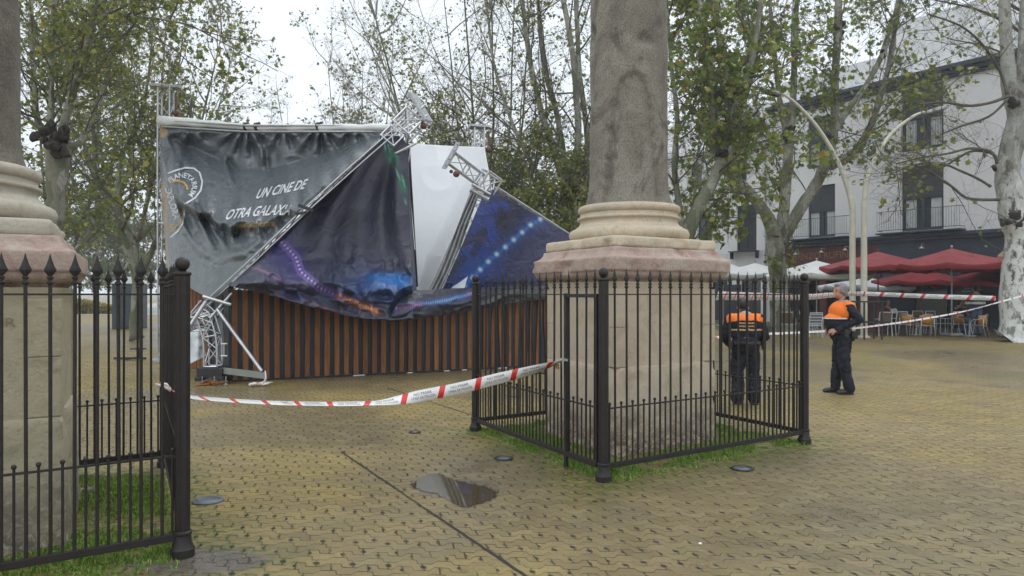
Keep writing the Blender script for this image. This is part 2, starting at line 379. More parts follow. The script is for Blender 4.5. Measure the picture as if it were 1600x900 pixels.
def granite(name, tone):
    k = NT(name); t = tone
    col = k.ramp(k.noise(1.6, 7, .7, dist=.8), [(.25, (.115*t, .102*t, .082*t)), (.42, (.20*t, .18*t, .145*t)), (.55, (.26*t, .238*t, .195*t)), (.75, (.33*t, .305*t, .255*t))])
    col = k.mix(k.ramp(k.noise(70, 4, .7), [(.38, .55), (.56, 0.)]), col, (.045, .038, .03))
    col = k.mix(k.ramp(k.noise(55, 3, .7), [(.6, 0.), (.72, .5)]), col, (.34, .32, .27))
    col = k.mix(k.ramp(k.noise(1.5, 6, .72, sc3=(1.6, 1.6, 1.1), dist=.7), [(.53, 0.), (.63, .65)]), col, (.06, .052, .045))
    k.base(col); k.rough(.8); k.bump(k.math('ADD', k.noise(60, 6, .75), k.math('MULTIPLY', k.noise(4, 5), 1.6)), .7, .022); return k.m
M['granite'] = granite('granite', 1.15); M['granite_grey'] = granite('granite_grey', .85)
def sqloft(rings, n=14, amp=.006, seed=0, corner=.05, chips=0, ex=26):
    """rings of (k, z): rounded squares in the U,V frame, worn by noise"""
    vs = []; fs = []
    per = []
    for a, b, c_, d in ((-1,-1,1,-1), (1,-1,1,1), (1,1,-1,1), (-1,1,-1,-1)):
        for i in range(n):
            t = i / n; t = .5 - .5 * math.cos(math.pi * t) * (1 if True else 1)
            per.append((a + (c_ - a) * t, b + (d - b) * t))
    m = len(per)
    for ri, (kk, z) in enumerate(rings):
        for (a, b) in per:
            q = max(abs(a), abs(b)); rr = (abs(a) ** ex + abs(b) ** ex) ** (1 / ex)
            a2, b2 = a / rr, b / rr
            p = (U * a2 + V_ * b2) / 2 * kk; p = Vector((p.x, p.y, z))
            o = noise.noise(p * 2.2 + Vector((seed, 0, 0))) * amp * 1.6 + noise.noise(p * 9 + Vector((seed, 5, 0))) * amp
            if chips:
                ch = noise.noise(p * 5.5 + Vector((seed * 3, 9, 0)))
                if ch > .22: o -= (ch - .22) * chips
            dv = Vector((p.x, p.y, 0)).normalized()
            vs.append(p + dv * o + Vector((0, 0, noise.noise(p * 4 + Vector((0, seed, 3))) * amp * .9)))
        if ri:
            for j in range(m):
                x = (ri - 1) * m + j; y = (ri - 1) * m + (j + 1) % m; fs.append((x, y, y + m, x + m))
    fs.append(tuple(range(m - 1, -1, -1))); fs.append(tuple((len(rings) - 1) * m + j for j in range(m)))
    return vs, fs
def dense(r, step=.04):
    out = [r[0]]
    for (k0, z0), (k1, z1) in zip(r, r[1:]):
        n = max(1, int(math.hypot((k1 - k0) * 1.3, z1 - z0) / step))
        out += [(k0 + (k1 - k0) * i / n, z0 + (z1 - z0) * i / n) for i in range(1, n + 1)]
    return out
def column(c, mats, label, seed, dz=0, ks=1, kc=1):
    ml, mp_, mc, mb, mg_ = mats
    root = empty('stone_column', c, 0, label, 'column')
    b = MB(); b.add(*sqloft(dense([(.548, -.02), (.545, .05), (.535, .10), (.53, .62), (.528, .84), (.519, .868), (.508, .872)], .04), 26, .007, seed, chips=.06)); b.build('plinth_block', ml, root, smooth=True)
    b = MB(); b.add(*sqloft(dense([(.506, .872), (.505, 1.66), (.515, 1.69), (.518, 1.73)], .05), 26, .003, seed + 1)); b.build('pedestal_die', ml, root, smooth=True)
    # flat corner pilaster strips framing the recessed panels of the die
    for s1, s2 in ((-1, -1), (1, -1), (1, 1), (-1, 1)):
        b = MB(); cc = (U * s1 + V_ * s2) / 2 * .507; uu = U.normalized(); vv = V_.normalized()
        for z0, z1 in ((.874, 1.27), (1.272, 1.655)):
            q = [cc, cc - uu * s1 * .17, cc - uu * s1 * .17 - vv * s2 * .012 * -1]
            o1 = cc + (uu * s1 + vv * s2) * .012
            poly = [o1, o1 - uu * s1 * .19, o1 - uu * s1 * .19 - vv * s2 * .03, o1 - (uu * s1 + vv * s2) * .03, o1 - vv * s2 * .19 - uu * s1 * .03, o1 - vv * s2 * .19]
            if s1 * s2 < 0: poly = poly[::-1]
            n = len(poly); vs = [Vector((p.x, p.y, z0)) for p in poly] + [Vector((p.x, p.y, z1)) for p in poly]
            b.add(vs, [tuple(range(n - 1, -1, -1)), tuple(range(n, 2 * n))] + [(i, (i + 1) % n, n + (i + 1) % n, n + i) for i in range(n)])
        b.build('pilaster', ml, root, bevel=.006)
    b = MB(); b.add(*sqloft(dense([(a_ * kc, z_) for a_, z_ in [(.520, 1.731), (.523, 1.752), (.540, 1.758), (.560, 1.768), (.578, 1.785), (.590, 1.808), (.594, 1.826), (.596, 1.832), (.608, 1.838), (.611, 1.90), (.611, 1.962), (.606, 1.972), (.588, 1.982), (.565, 2.000), (.548, 2.03), (.538, 2.075)]], .02), 44, .0035, seed + 2, chips=.10, ex=60)); b.build('cornice', mp_, root, smooth=2)
    b = MB(); b.add(*sqloft(dense([(a_ * ks, z_) for a_, z_ in [(.512, 2.078), (.524, 2.09), (.526, 2.13), (.525, 2.165), (.516, 2.186), (.505, 2.19)]], .02), 40, .004, seed + 3, chips=.12, ex=40)); b.build('slab', mc, root, smooth=2)
    def wl(prof, n, amp, seed2, name, m, z_rep=None):
        vs = []; fs = []
        for i, (r, z) in enumerate(prof):
            for j in range(n):
                a = 2 * math.pi * j / n; p = Vector((r * math.cos(a), r * math.sin(a), z))
                o = noise.noise(p * 3 + Vector((seed2, 0, 0))) * amp + noise.noise(p * 11 + Vector((seed2, 0, 0))) * amp * .6
                p += p.xy.normalized().to_3d() * o; vs.append(p)
            if i:
                for j in range(n):
                    x = (i - 1) * n + j; y = (i - 1) * n + (j + 1) % n; fs.append((x, y, y + n, x + n))
        fs.append(tuple(range(n - 1, -1, -1))); fs.append(tuple((len(prof) - 1) * n + j for j in range(n)))
        MB().add(vs, fs).build(name, m, root, smooth=2)
    def arc(rc, zc, r, a0, a1, n=8): return [(rc + r * math.cos(R(a0 + (a1 - a0) * i / n)), zc + r * math.sin(R(a0 + (a1 - a0) * i / n))) for i in range(n + 1)]
    prof = arc(.60, 2.255, .066, -88, 88) + [(.592, 2.325), (.588, 2.34)] + [(.566, 2.352), (.548, 2.375), (.542, 2.40), (.550, 2.42)] + [(.568, 2.424), (.570, 2.447), (.556, 2.45)] + [(.545, 2.462), (.543, 2.49)] + arc(.525, 2.535, .045, -80, 85, 7) + [(.50, 2.582)]
    wl(prof, 72, .006, seed + 5, 'base_moulding', mb)
    sh = [(.486, 2.585), (.478, 2.61), (.462, 2.66), (.448, 2.73), (.440, 2.82), (.435, 2.95)]
    z = 3.05
    while z < 9.2: sh.append((.433 - .004 * (z - 3), z)); z += .026 if z < 4.7 else .09
    vs = []
    n = 150
    fs = []
    for i, (r, z) in enumerate(sh):
        for j in range(n):
            a = 2 * math.pi * j / n; p = Vector((r * math.cos(a), r * math.sin(a), z))
            o = noise.noise(p * 2 + Vector((seed, 0, 0))) * .010 + noise.noise(p * 9) * .006 - max(0, noise.noise(p * 5 + Vector((seed, 2, 0))) - .38) * .09
            # scaled-off shell with an arched edge on the side facing the camera, above which the old surface stands proud
            aa = (a + math.pi / 2 + .05) / .62; aa = aa if aa < 5 else aa - 2 * math.pi / .62
            if abs(aa) < 1.3:
                ed = 3.98 + dz - 1.0 * aa ** 4 * .55 - .22 * aa ** 2 + noise.noise(Vector((a * 6, seed, 0))) * .09
                if z < ed: o -= .042 * min(1, (ed - z) / .03) * max(0, 1 - (ed - z) / 1.5)
            # diagonal chip above the base
            if z < 2.9: o -= .012 * max(0, 1 - abs(z - (2.66 + .12 * abs(math.sin(a * 2 + 1.1)))) / .03)
            vs.append(p + p.xy.normalized().to_3d() * o)
        if i:
            for j in range(n):
                x = (i - 1) * n + j; y = (i - 1) * n + (j + 1) % n; fs.append((x, y, y + n, x + n))
    fs.append(tuple((len(sh) - 1) * n + j for j in range(n)))
    MB().add(vs, fs).build('shaft', mg_, root, smooth=2)
    return root
column(FC[0] + Vector((-.045, 0, 0)), (M['lime'], M['pinkstone'], M['cream'], M['cream'], M['granite']), 'grey brown granite column on pink and cream stone pedestal inside the railing right of the puddle', 3)
colL = column(FC[1] + Vector((.05, -.02, 0)), (M['lime_old'], M['pinkstone'], M['cream_old'], M['cream_old'], M['granite_grey']), 'granite column cut by the left edge, greyish cream base above carved inscription', 31, -6, .905, .945)
# worn carved inscription on the face turned to the camera
def text_mesh(body, size=1, shear=0, align='CENTER', bold=0):
    cu = bpy.data.curves.new('t', 'FONT'); cu.offset = bold; cu.body = body; cu.size = size; cu.align_x = align; cu.align_y = 'CENTER'; cu.resolution_u = 3; cu.shear = shear
    o = bpy.data.objects.new('t', cu); COL.objects.link(o); bpy.context.view_layer.update()
    me = bpy.data.meshes.new_from_object(o.evaluated_get(bpy.context.evaluated_depsgraph_get()))
    vs = [(v.co.x, v.co.y) for v in me.vertices]; fs = [tuple(p.vertices) for p in me.polygons]
    bpy.data.objects.remove(o); bpy.data.curves.remove(cu); bpy.data.meshes.remove(me); return vs, fs
uu = U.normalized(); nn_ = Vector((U.y, -U.x, 0)).normalized()
b = MB()
for i, t in enumerate(('EN HONOR', 'AÑO DE', 'LA CIUD', 'SIENDO', 'ASISTEN', 'DOR')):
    vs, fs = text_mesh(t, .085, align='LEFT')
    o = (U * 1 - V_ * 1) / 2 * .507 - uu * (.80 - .05 * (i % 2)) + nn_ * .004 + Vector((0, 0, 1.50 - i * .098))
    b.add([o + uu * x * 1.25 + Vector((0, 0, y)) for x, y in vs], fs)
colL.scale = (.97, .97, .95)
insc = b.build('inscription', mat('worn_carving', (.27, .22, .15), .95, 0, .2, 10), colL)
# ---------------- iron railings
def spear_mesh(z0, z1, r=.0098):
    b = MB(); b.tube([(0, 0, z0), (0, 0, z1)], r, 8)
    b.lathe([(.011, -.035), (.018, -.03), (.018, -.02), (.012, -.015), (.011, -.006), (.017, 0), (.017, .008), (.010, .013)], (0, 0, z1), 8)
    b.lathe([(.010, .012), (.030, .042), (.031, .046), (.020, .070), (.009, .105), (.001, .138)], (0, 0, z1), 4, 0, 1, .55)
    return b
def short_mesh(z0, z1, r=.0085):
    b = MB(); b.tube([(0, 0, z0), (0, 0, z1)], r, 6); b.ball((0, 0, z1 + .008), .0145, 5); return b
def post_mesh():
    b = MB(); b.box((0, 0, .93), (.070, .070, 1.55)); b.box((0, 0, .20), (.088, .088, .02)); return b
def railing(org, label, nu, nv, gate):
    root = empty('iron_railing', org, 0, label, 'railing')
    C = [Vector((0, 0, 0)), U.copy(), U + V_, V_.copy()]
    au = math.atan2(U.y, U.x)
    pm = fm = None
    for i, c in enumerate(C):
        b = MB(); b.lathe([(.046, .16), (.046, 1.715), (.052, 1.718), (.054, 1.730), (.046, 1.738), (.026, 1.742), (.020, 1.75)], (0, 0, 0), 8, au + R(22.5))
        po = b.build('post', M['iron'], root, smooth=True, bevel=.003); po.location = c
        b = MB(); b.lathe([(.070, .0), (.071, .05), (.062, .06), (.060, .075), (.053, .085), (.051, .135), (.056, .14), (.056, .152), (.047, .16)], (0, 0, 0), 20); b.build('post_foot', M['iron'], po, smooth=True)
        b = MB(); b.ball((0, 0, 1.786), .043, 10); b.build('ball_finial', M['iron'], po, smooth=2)
    sp = sh = None; ns = nsh = 0
    sides = [(C[0], C[1], nu), (C[1], C[2], nv), (C[3], C[2], nu), (C[0], C[3], nv)]
    for a, bb, n in sides:
        d = (bb - a).normalized(); L = (bb - a).length; rz = math.atan2(d.y, d.x); mid = (a + bb) / 2
        b = MB(); b.box((mid.x, mid.y, .125), (L - .06, .032, .045), rz); b.build('bottom_rail', M['iron'], root, bevel=.003)
        b = MB(); b.box((mid.x, mid.y, .618), (L - .06, .024, .011), rz); b.build('middle_rail', M['iron'], root)
        b = MB(); b.box((mid.x, mid.y, 1.600), (L - .06, .026, .011), rz); b.build('top_rail', M['iron'], root)
        for i in range(n):
            if i:
                p = a + d * L * i / n
                if sp is None: sp = spear_mesh(.13, 1.69).build('spear_bar', M['iron'], root, smooth=True); o = sp
                else: o = sp.copy(); COL.objects.link(o)
                o.location = p; o.rotation_euler = (random.uniform(-.004, .004), random.uniform(-.004, .004), rz)
            p = a + d * L * (i + .5) / n
            if nsh < 98:
                if sh is None: sh = short_mesh(.13, .648).build('short_bar', M['iron'], root, smooth=True); o = sh
                else: o = sh.copy(); COL.objects.link(o)
                nsh += 1; o.location = p; o.rotation_euler = (0, 0, rz)
    if gate:
        d = V_.normalized(); rz = math.atan2(d.y, d.x); off = Vector((d.y, -d.x, 0)) * -.032
        w_ = .56; c0 = d * .055 + off
        b = MB(); b.box(d * (w_) + off + Vector((0, 0, .81)), (.036, .030, 1.60), rz); b.box(c0 + Vector((0, 0, .87)), (.022, .024, 1.46), rz)
        b.box(d * (w_ / 2 + .03) + off + Vector((0, 0, 1.588)), (w_ - .02, .03, .03), rz); b.box(d * (w_ / 2 + .03) + off + Vector((0, 0, .135)), (w_ - .04, .028, .05), rz)
        gt = b.build('gate', M['iron'], root, bevel=.002)
        b = MB(); q = d * w_ + off * 1.9 + Vector((0, 0, 1.0)); b.box(q + d * .0, (.13, .02, .02), rz)
        b.build('latch', M['galv'], gt)
        q = d * (w_ + .085) + off * 2.4 + Vector((0, 0, .93)); b = MB(); b.box(q, (.045, .02, .045), rz)
        b.build('padlock', M['brass'], gt, bevel=.004)
        b = MB(); b.tube([q + d * -.014 + Vector((0, 0, .02)), q + d * -.014 + Vector((0, 0, .05)), q + Vector((0, 0, .062)), q + d * .014 + Vector((0, 0, .05)), q + d * .014 + Vector((0, 0, .02))], .004, 6); b.build('shackle', M['galv'], gt)
    return root
random.seed(4)
railing(N0, 'black iron spear railing with gate and padlock around the column beside the puddle', 21, 19, True)
railing(NL, 'black iron spear railing around the column at the left edge of the picture', 25, 19, False)

# ---------------- grass in and around the railings
rg_ = np.random.RandomState(7)
gm = NT('grass_blades'); gi = gm.n('ShaderNodeNewGeometry')
gm.base(gm.ramp(gi.outputs['Random Per Island'], [(0., (.08, .16, .014)), (.5, (.14, .27, .024)), (.85, (.22, .33, .04)), (1., (.32, .30, .07))])); gm.rough(.6)
gm.b.inputs['Subsurface Weight'].default_value = 0
def grass_for(ci, name, label):
    c = FC[ci]; n = 150000
    a = rg_.uniform(-1.6, 1.6, n); b = rg_.uniform(-1.6, 1.6, n)
    x = c.x + (U.x * a + V_.x * b) / 2; y = c.y + (U.y * a + V_.y * b) / 2
    q = np.maximum(abs(a), abs(b)); clump = fbm(x * 2.2, y * 2.2, 5 + ci) * .6 + fbm(x * 9, y * 9, 15) * .4
    dens = sstep(1.17, .98, q + (clump - .5) * .7) * sstep(.49, .60, clump + .09 * (q < 1) + (.10 if ci else .0))
    dens = dens * (q > .545)
    # bare trodden paving inside the left railing
    if ci: dens *= 1 - np.exp(-(((a - .62) / .1) ** 2 + ((b + .1) / .3) ** 2)) * .9
    if ci: dens *= (a < .99)
    near = (y < c.y + .7) | ci
    keep = (rg_.uniform(0, 1, n) < dens) & ((y < c.y + 1.6))
    x, y = x[keep], y[keep]; m = len(x); h = rg_.uniform(.008, .032, m) * (1 + .5 * (clump[keep] > .55)); th = rg_.uniform(0, 6.28, m); lean = rg_.uniform(0, .8, m); wd = rg_.uniform(.0025, .0055, m)
    dx, dy = np.cos(th), np.sin(th); z = np.full(m, .002)
    p0 = np.stack([x - dy * wd, y + dx * wd, z], 1); p1 = np.stack([x + dy * wd, y - dx * wd, z], 1)
    p2 = np.stack([x + dx * lean * h * .4 + dy * wd * .7, y + dy * lean * h * .4 - dx * wd * .7, z + h * .6], 1)
    p3 = np.stack([x + dx * lean * h, y + dy * lean * h, z + h * (1 - .3 * lean)], 1)
    Vv = np.stack([p0, p1, p2, p3], 1).reshape(-1, 3); Ff = np.arange(4 * m).reshape(-1, 4)
    tag(npmesh(name, Vv, Ff, gm.m), label, kind='stuff')
grass_for(0, 'grass', None); grass_for(1, 'grass', None)
# fallen leaves scattered over the paving
lm = NT('fallen_leaf'); gi = lm.n('ShaderNodeNewGeometry')
lm.base(lm.ramp(gi.outputs['Random Per Island'], [(0., (.10, .05, .02)), (.6, (.20, .11, .03)), (1., (.36, .24, .06))])); lm.rough(.6)
LEAF = np.array([(0, -.5), (.22, -.22), (.52, -.12), (.30, .08), (.34, .38), (.10, .28), (0, .56), (-.12, .26), (-.36, .36), (-.28, .06), (-.52, -.14), (-.2, -.24)])
n = 260; x = rg_.uniform(-6, 9, n); y = rg_.uniform(4, 26, n); s_ = rg_.uniform(.02, .06, n); th = rg_.uniform(0, 6.28, n)
lx = LEAF[None, :, 0] * s_[:, None]; ly = LEAF[None, :, 1] * s_[:, None]
vx = x[:, None] + lx * np.cos(th)[:, None] - ly * np.sin(th)[:, None]; vy_ = y[:, None] + lx * np.sin(th)[:, None] + ly * np.cos(th)[:, None]
vz = .006 + abs(rg_.normal(0, .004, vx.shape))
tag(npmesh('leaves', np.stack([vx, vy_, vz], 2).reshape(-1, 3), np.arange(n * 12).reshape(-1, 12), lm.m), kind='stuff')

# ---------------- in-ground lamps, litter
M['rim_grey'] = mat('dull_steel_rim', (.13, .14, .15), .5, .3, .3, 10)
M['lens'] = mat('frosted_lens', (.12, .145, .17), .22, 0, .2, 8, 0)
def ground_lamp(px, py, r, label):
    p = G(px, py); o = empty('ground_light', p, 0, label, 'ground light', 'round lights let into the paving')
    b = MB(); b.lathe([(r, .001), (r, .010), (r * .93, .014), (r * .74, .014), (r * .70, .009)], (0, 0, 0), 32); b.build('rim', M['rim_grey'] if px < 400 else M['iron'], o, smooth=True)
    b = MB(); b.lathe([(r * .70, .0095), (r * .66, .012), (r * .3, .015), (.01, .016)], (0, 0, 0), 32); b.build('lens', M['lens'], o, smooth=2)
ground_lamp(325, 783, .118, 'round flush light with pale rim in paving right of the left railing post')
ground_lamp(787, 717, .095, 'small round flush light in paving between the puddle and the railing gate')
ground_lamp(1160, 733, .105, 'dark rimmed flush light in paving in front of the right side of the railing')
ground_lamp(648, 676, .07, 'smallest round pale light plate in paving beyond the puddle')
p = G(1131, 853) if False else G(1094, 851)
b = MB(); b.lathe([(.011, .004), (.012, .010), (.004, .014)], (0, 0, 0), 7); tag(b.build('pebble', M['paper'], loc=p), 'tiny white pebble lying on the paving in front of the railing', 'pebble')
rs = random.Random(8)
for (px, py, s_, lb) in ((139, 768, .045, 'grey lump of rubble in the grass beside the left pedestal'), (118, 790, .03, 'small dark stone against the foot of the left pedestal')):
    b = MB(); b.ball((0, 0, .4 * s_), s_, 6); b.v = [(v[0] * (1 + rs.uniform(-.25, .3)), v[1] * (1 + rs.uniform(-.2, .2)), v[2] * .6 + rs.uniform(-.004, .004)) for v in b.v]
    tag(b.build('loose_stone', M['lime_old'], loc=G(px, py)), lb, 'stone')

# ---------------- barrier tape
tm = NT('barrier_tape'); uvn = tm.n('ShaderNodeUVMap'); sp_ = tm.n('ShaderNodeSeparateXYZ'); tm.l(uvn.outputs[0], sp_.inputs[0])
t_ = tm.math('FRACT', tm.math('ADD', sp_.outputs[0], tm.math('MULTIPLY', sp_.outputs[1], -.13)))
tm.base(tm.mix(tm.math('LESS_THAN', t_, .16), (.74, .74, .73), (.62, .035, .03))); tm.rough(.35)
tm.b.inputs['Transmission Weight'].default_value = 0
M['tape'] = tm.m; M['ink'] = mat('tape_ink', (.05, .05, .06), .5, 0, .2)
def catmull(pts, n):
    out = []; P_ = [pts[0]] + list(pts) + [pts[-1]]
    for i in range(1, len(P_) - 2):
        for j in range(n):
            t = j / n; a, b, c, d = P_[i - 1], P_[i], P_[i + 1], P_[i + 2]
            out.append(.5 * ((2 * b) + (c - a) * t + (2 * a - 5 * b + 4 * c - d) * t * t + (3 * b - a - 3 * c + d) * t ** 3))
    out.append(P_[-2]); return out
def tape(name, ctrl, width, period, label, texts=True, n=14, group=None, wob=.0, phase=0):
    """ctrl: (point, roll degrees: 0 = broad side vertical)"""
    pts = catmull([Vector(p) for p, r in ctrl], n); rolls = [r for p, r in ctrl]
    rl = []
    for i in range(len(rolls) - 1): rl += [rolls[i] + (rolls[i + 1] - rolls[i]) * (j / n) for j in range(n)]
    rl.append(rolls[-1]); s = [0]
    for a, b in zip(pts, pts[1:]): s.append(s[-1] + (b - a).length)
    frames = []
    for i, p in enumerate(pts):
        d = (pts[min(i + 1, len(pts) - 1)] - pts[max(i - 1, 0)]).normalized()
        side = Vector((0, 0, 1)) - d * d.z; side.normalize(); nrm = d.cross(side)
        a = R(rl[i] + wob * math.sin(i * 1.7)); sd = side * math.cos(a) + nrm * math.sin(a); nn = nrm * math.cos(a) - side * math.sin(a)
        frames.append((p, sd, nn))
    me = bpy.data.meshes.new(name); vs = []; uv = []
    for (p, sd, nn), ss in zip(frames, s):
        for v in (-.5, 0, .5): vs.append(p + sd * v * width + nn * .002 * (1 if v else 0)); uv.append((ss / period + phase, v))
    fs = [];
    for i in range(len(pts) - 1):
        for j in range(2): a = i * 3 + j; fs.append((a, a + 1, a + 4, a + 3))
    me.from_pydata([tuple(v) for v in vs], [], fs); u = me.uv_layers.new(name='UVMap')
    for l in me.loops: u.data[l.index].uv = uv[l.vertex_index]
    me.materials.append(M['tape'])
    me.polygons.foreach_set('use_smooth', [True] * len(me.polygons))
    o = bpy.data.objects.new(name, me); COL.objects.link(o); sm = o.modifiers.new('s', 'SOLIDIFY'); sm.thickness = .0012
    tag(o, label, 'barrier tape', group)
    if texts:
        b = MB(); kk = 0; q = (.58 - phase) * period
        while q < s[-1] - .1:
            for ln, (tx, dy_) in enumerate((('NO PASAR', .18), ('LÍNEA DE POLICÍA', -.16))):
                tv, tf = text_mesh(tx, width * .33); wmax = max(v[0] for v in tv)
                scx = min(1, (period * .32) / wmax); out = []
                for x, y in tv:
                    ss = q + x * scx; i = 0
                    while i < len(s) - 2 and s[i + 1] < ss: i += 1
                    t = (ss - s[i]) / max(1e-6, s[i + 1] - s[i]); p0, s0, n0 = frames[i]; p1, s1, n1 = frames[i + 1]
                    pp_ = p0.lerp(p1, t); sd = s0.lerp(s1, t); nn = n0.lerp(n1, t)
                    out.append(pp_ + sd * (y + dy_ * width) + nn * (-.0022 if nn.y > 0 else .0036))
                b.add(out, tf)
            q += period
        if b.v: b.build('printed_text', M['ink'], o)
    return o
pa = NL + U  # front right post of the left railing
# tapes tied to the left railing and to the gate of the right one
A = P(262, 607, 4.75)
tape('barrier_tape', [(A, -70), (P(293, 620, 4.9), -72), (P(350, 625.5, 5.3), -74), (P(430, 630, 5.8), -75), (P(520, 631.5, 6.3), -76), (P(590, 630, 6.5), -76), (P(625, 625, 6.6), -52), (P(665, 617, 6.65), -8), (P(720, 606, 6.7), 0), (P(780, 591, 6.75), 8), (P(835, 577, 6.8), 35), (P(880, 563, 6.83), 80)],
     .105, .34, 'red and white police tape sagging between the left railing and the right gate', True, 10)
b = MB()
for dx, dz in ((0, 0), (.03, .01), (.055, -.03)):
    b.tube([A + Vector((dx * .2, 0, 0)), A + Vector((-.03 + dx, -.02, .02 + dz)), A + Vector((-.065 + dx, -.03, .035 + dz * .5))], [.012, .010, .004], 6)
tag(b.build('tape_knot', mat('tape_knot_plastic', (.72, .66, .65), .4, 0, .1, 12), smooth=2), 'knotted end of white and red tape tied to the side of the left railing', 'tape knot')

# ---------------- the collapsed cinema tent: slatted base, trusses, banners
def dwall(px): return 16.0 / (1 - .508 * (px - 800) / FL)
def WP(px, z=0, off=0):
    d = dwall(px) - off; return Vector(((px - 800) / FL * d, d, z))
W0, W1 = WP(362), WP(905); wd_ = (W1 - W0).normalized(); wn_ = Vector((wd_.y, -wd_.x, 0)); wl_ = (W1 - W0).length; wrz = math.atan2(wd_.y, wd_.x)
k = NT('orange_stained_slats'); gi = k.n('ShaderNodeNewGeometry')
c = k.ramp(gi.outputs['Random Per Island'], [(0., (.17, .062, .015)), (.5, (.25, .09, .02)), (1., (.33, .13, .03))])
c = k.mix(k.ramp(k.noise(6, 5, .6, sc3=(6, 6, .5)), [(.4, .55), (.62, 0.)]), c, (.06, .022, .010))
k.base(c); k.rough(.6); k.bump(k.noise(30, 4, sc3=(4, 4, .3)), .3, .004); M['slat'] = k.m
M['backing'] = mat('dark_backing_sheet', (.014, .018, .026), .45, 0, .3, 2, .4, 6, .02)
wallo = empty('slatted_base_wall', W0, wrz, 'low wall of orange brown vertical wooden slats on black backing under the collapsed banners', 'wall')
rs = random.Random(12)
b = MB(); b.box((wl_ / 2, .06, .85), (wl_, .05, 1.66)); b.build('backing_panel', M['backing'], wallo)
b = MB(); x = .05; i = 0
while x < wl_:
    h = 1.66 + rs.uniform(-.015, .01); lean = rs.uniform(-.006, .006) + (.05 * math.sin(i * 2.1) if x > 5.2 else 0)
    Mx = Matrix.Rotation(lean, 3, 'Y'); b.box((x, .018, .03 + h / 2), (.098 + rs.uniform(-.006, .006), .028, h), M=Mx); x += .187; i += 1
b.build('slats', M['slat'], wallo, bevel=.003)
b = MB(); b.box((wl_ / 2, .04, .022), (wl_, .09, .03)); b.build('bottom_batten', M['black'], wallo)
b = MB()
for x in (2.35, 3.4, 4.2, 4.6, 5.5): b.box((x, -.0, .012), (rs.uniform(.05, .3), .03, .016))
b.build('white_edge_strip', M['paper'], wallo)
b = MB(); b.box((-.03, 2.6, .85), (.05, 5.2, 1.66)); b.box((wl_ + .03, 2.6, .85), (.05, 5.2, 1.66)); b.box((wl_ / 2, 5.2, .85), (wl_, .05, 1.66)); b.build('return_panel', M['backing'], wallo)
# the other stretch of slats behind, left of the bent tower
q0, q1 = P(286, 460, 15.6), P(324, 460, 15.2); q0.z = q1.z = 0; dd = (q1 - q0)
sw = empty('slatted_panel', q0, math.atan2(dd.y, dd.x), 'orange brown slatted panel standing alone left of the bent aluminium tower', 'panel')
b = MB(); b.box((dd.length / 2, .03, .9), (dd.length, .03, 1.72)); b.build('backing_panel', M['backing'], sw)
b = MB(); x = .05
while x < dd.length: b.box((x, 0, .92), (.1, .025, 1.74)); x += .115
b.build('slats', M['slat'], sw, bevel=.003)

def truss_into(b, pts, w, up, lac=.30, r=.024, rl=.011):
    """square lattice truss along pts; w = side; up = approximate up vector"""
    pts = [Vector(p) for p in pts]; rails = [[], [], [], []]
    for i, p in enumerate(pts):
        d = (pts[min(i + 1, len(pts) - 1)] - pts[max(i - 1, 0)]).normalized()
        x = d.cross(Vector(up)).normalized(); y = x.cross(d).normalized()
        for j, (a, c) in enumerate(((-1, -1), (1, -1), (1, 1), (-1, 1))): rails[j].append(p + (x * a + y * c) * w / 2)
    for rl_ in rails: b.tube(rl_, r, 8)
    L = sum((q - p).length for p, q in zip(pts, pts[1:])); n = max(2, int(L / lac))
    def at(rail, t):
        f = t * (len(pts) - 1); i = min(int(f), len(pts) - 2); return rail[i].lerp(rail[i + 1], f - i)
    for j in range(4):
        a, c = rails[j], rails[(j + 1) % 4]
        for i in range(n):
            b.tube([at(a if (i + j) % 2 else c, i / n), at(c if (i + j) % 2 else a, (i + 1) / n)], rl, 6)
        for t in (0, .5, 1): b.tube([at(a, t), at(c, t)], rl * 1.4, 6)
def frame_box(b, c, M3, s, r=.02):
    c = Vector(c); h = Vector(s) / 2
    pts = {(a, e, f): c + M3 @ Vector((h.x * a, h.y * e, h.z * f)) for a in (-1, 1) for e in (-1, 1) for f in (-1, 1)}
    for k1, p in pts.items():
        for ax in range(3):
            if k1[ax] < 0: k2 = list(k1); k2[ax] = 1; b.tube([p, pts[tuple(k2)]], r, 6)
    for f in (-1, 1):
        b.tube([pts[(-1, f, -1)], pts[(1, f, 1)]], r * .6, 6); b.tube([pts[(1, f, -1)], pts[(-1, f, 1)]], r * .6, 6)
        b.tube([pts[(f, -1, -1)], pts[(f, 1, 1)]], r * .6, 6)
def align(xa, ya):
    x = Vector(xa).normalized(); y = Vector(ya); y = (y - x * x.dot(y)).normalized(); z = x.cross(y)
    return Matrix((x, y, z)).transposed()
vw = Vector((0, -1, 0))
# 1: bent tower, folded over at knee height, running up along the edge of the grey banner
tb = empty('bent_truss_tower', G(335, 592) * (13.3 / G(335, 592).y), 0, 'aluminium lattice tower buckled near its black foot and fallen diagonally across the banners', 'truss tower')
o_ = tb.location
def loc(p): return p - o_
b = MB(); truss_into(b, [loc(P(333, 572, 13.3)), loc(P(333, 545, 13.3)), loc(P(331, 525, 13.3)), loc(P(326, 508, 13.3)), loc(P(321, 492, 13.32))], .235, (0, 1, 0), .20, .019, .010)
b.build('lower_lattice', M['alu'], tb, smooth=True)
b = MB(); truss_into(b, [loc(P(310, 506, 13.5)), loc(P(330, 484, 14.1)), loc(P(480, 338, 15.35)), loc(P(640, 180, 15.75))], .27, (0, 1, 0), .34, .021, .011)
b.build('fallen_lattice', M['alu'], tb, smooth=True)
dgx = P(640, 180, 15.15) - P(312, 508, 13.4); Mx = align(dgx, (0, 1, 0))
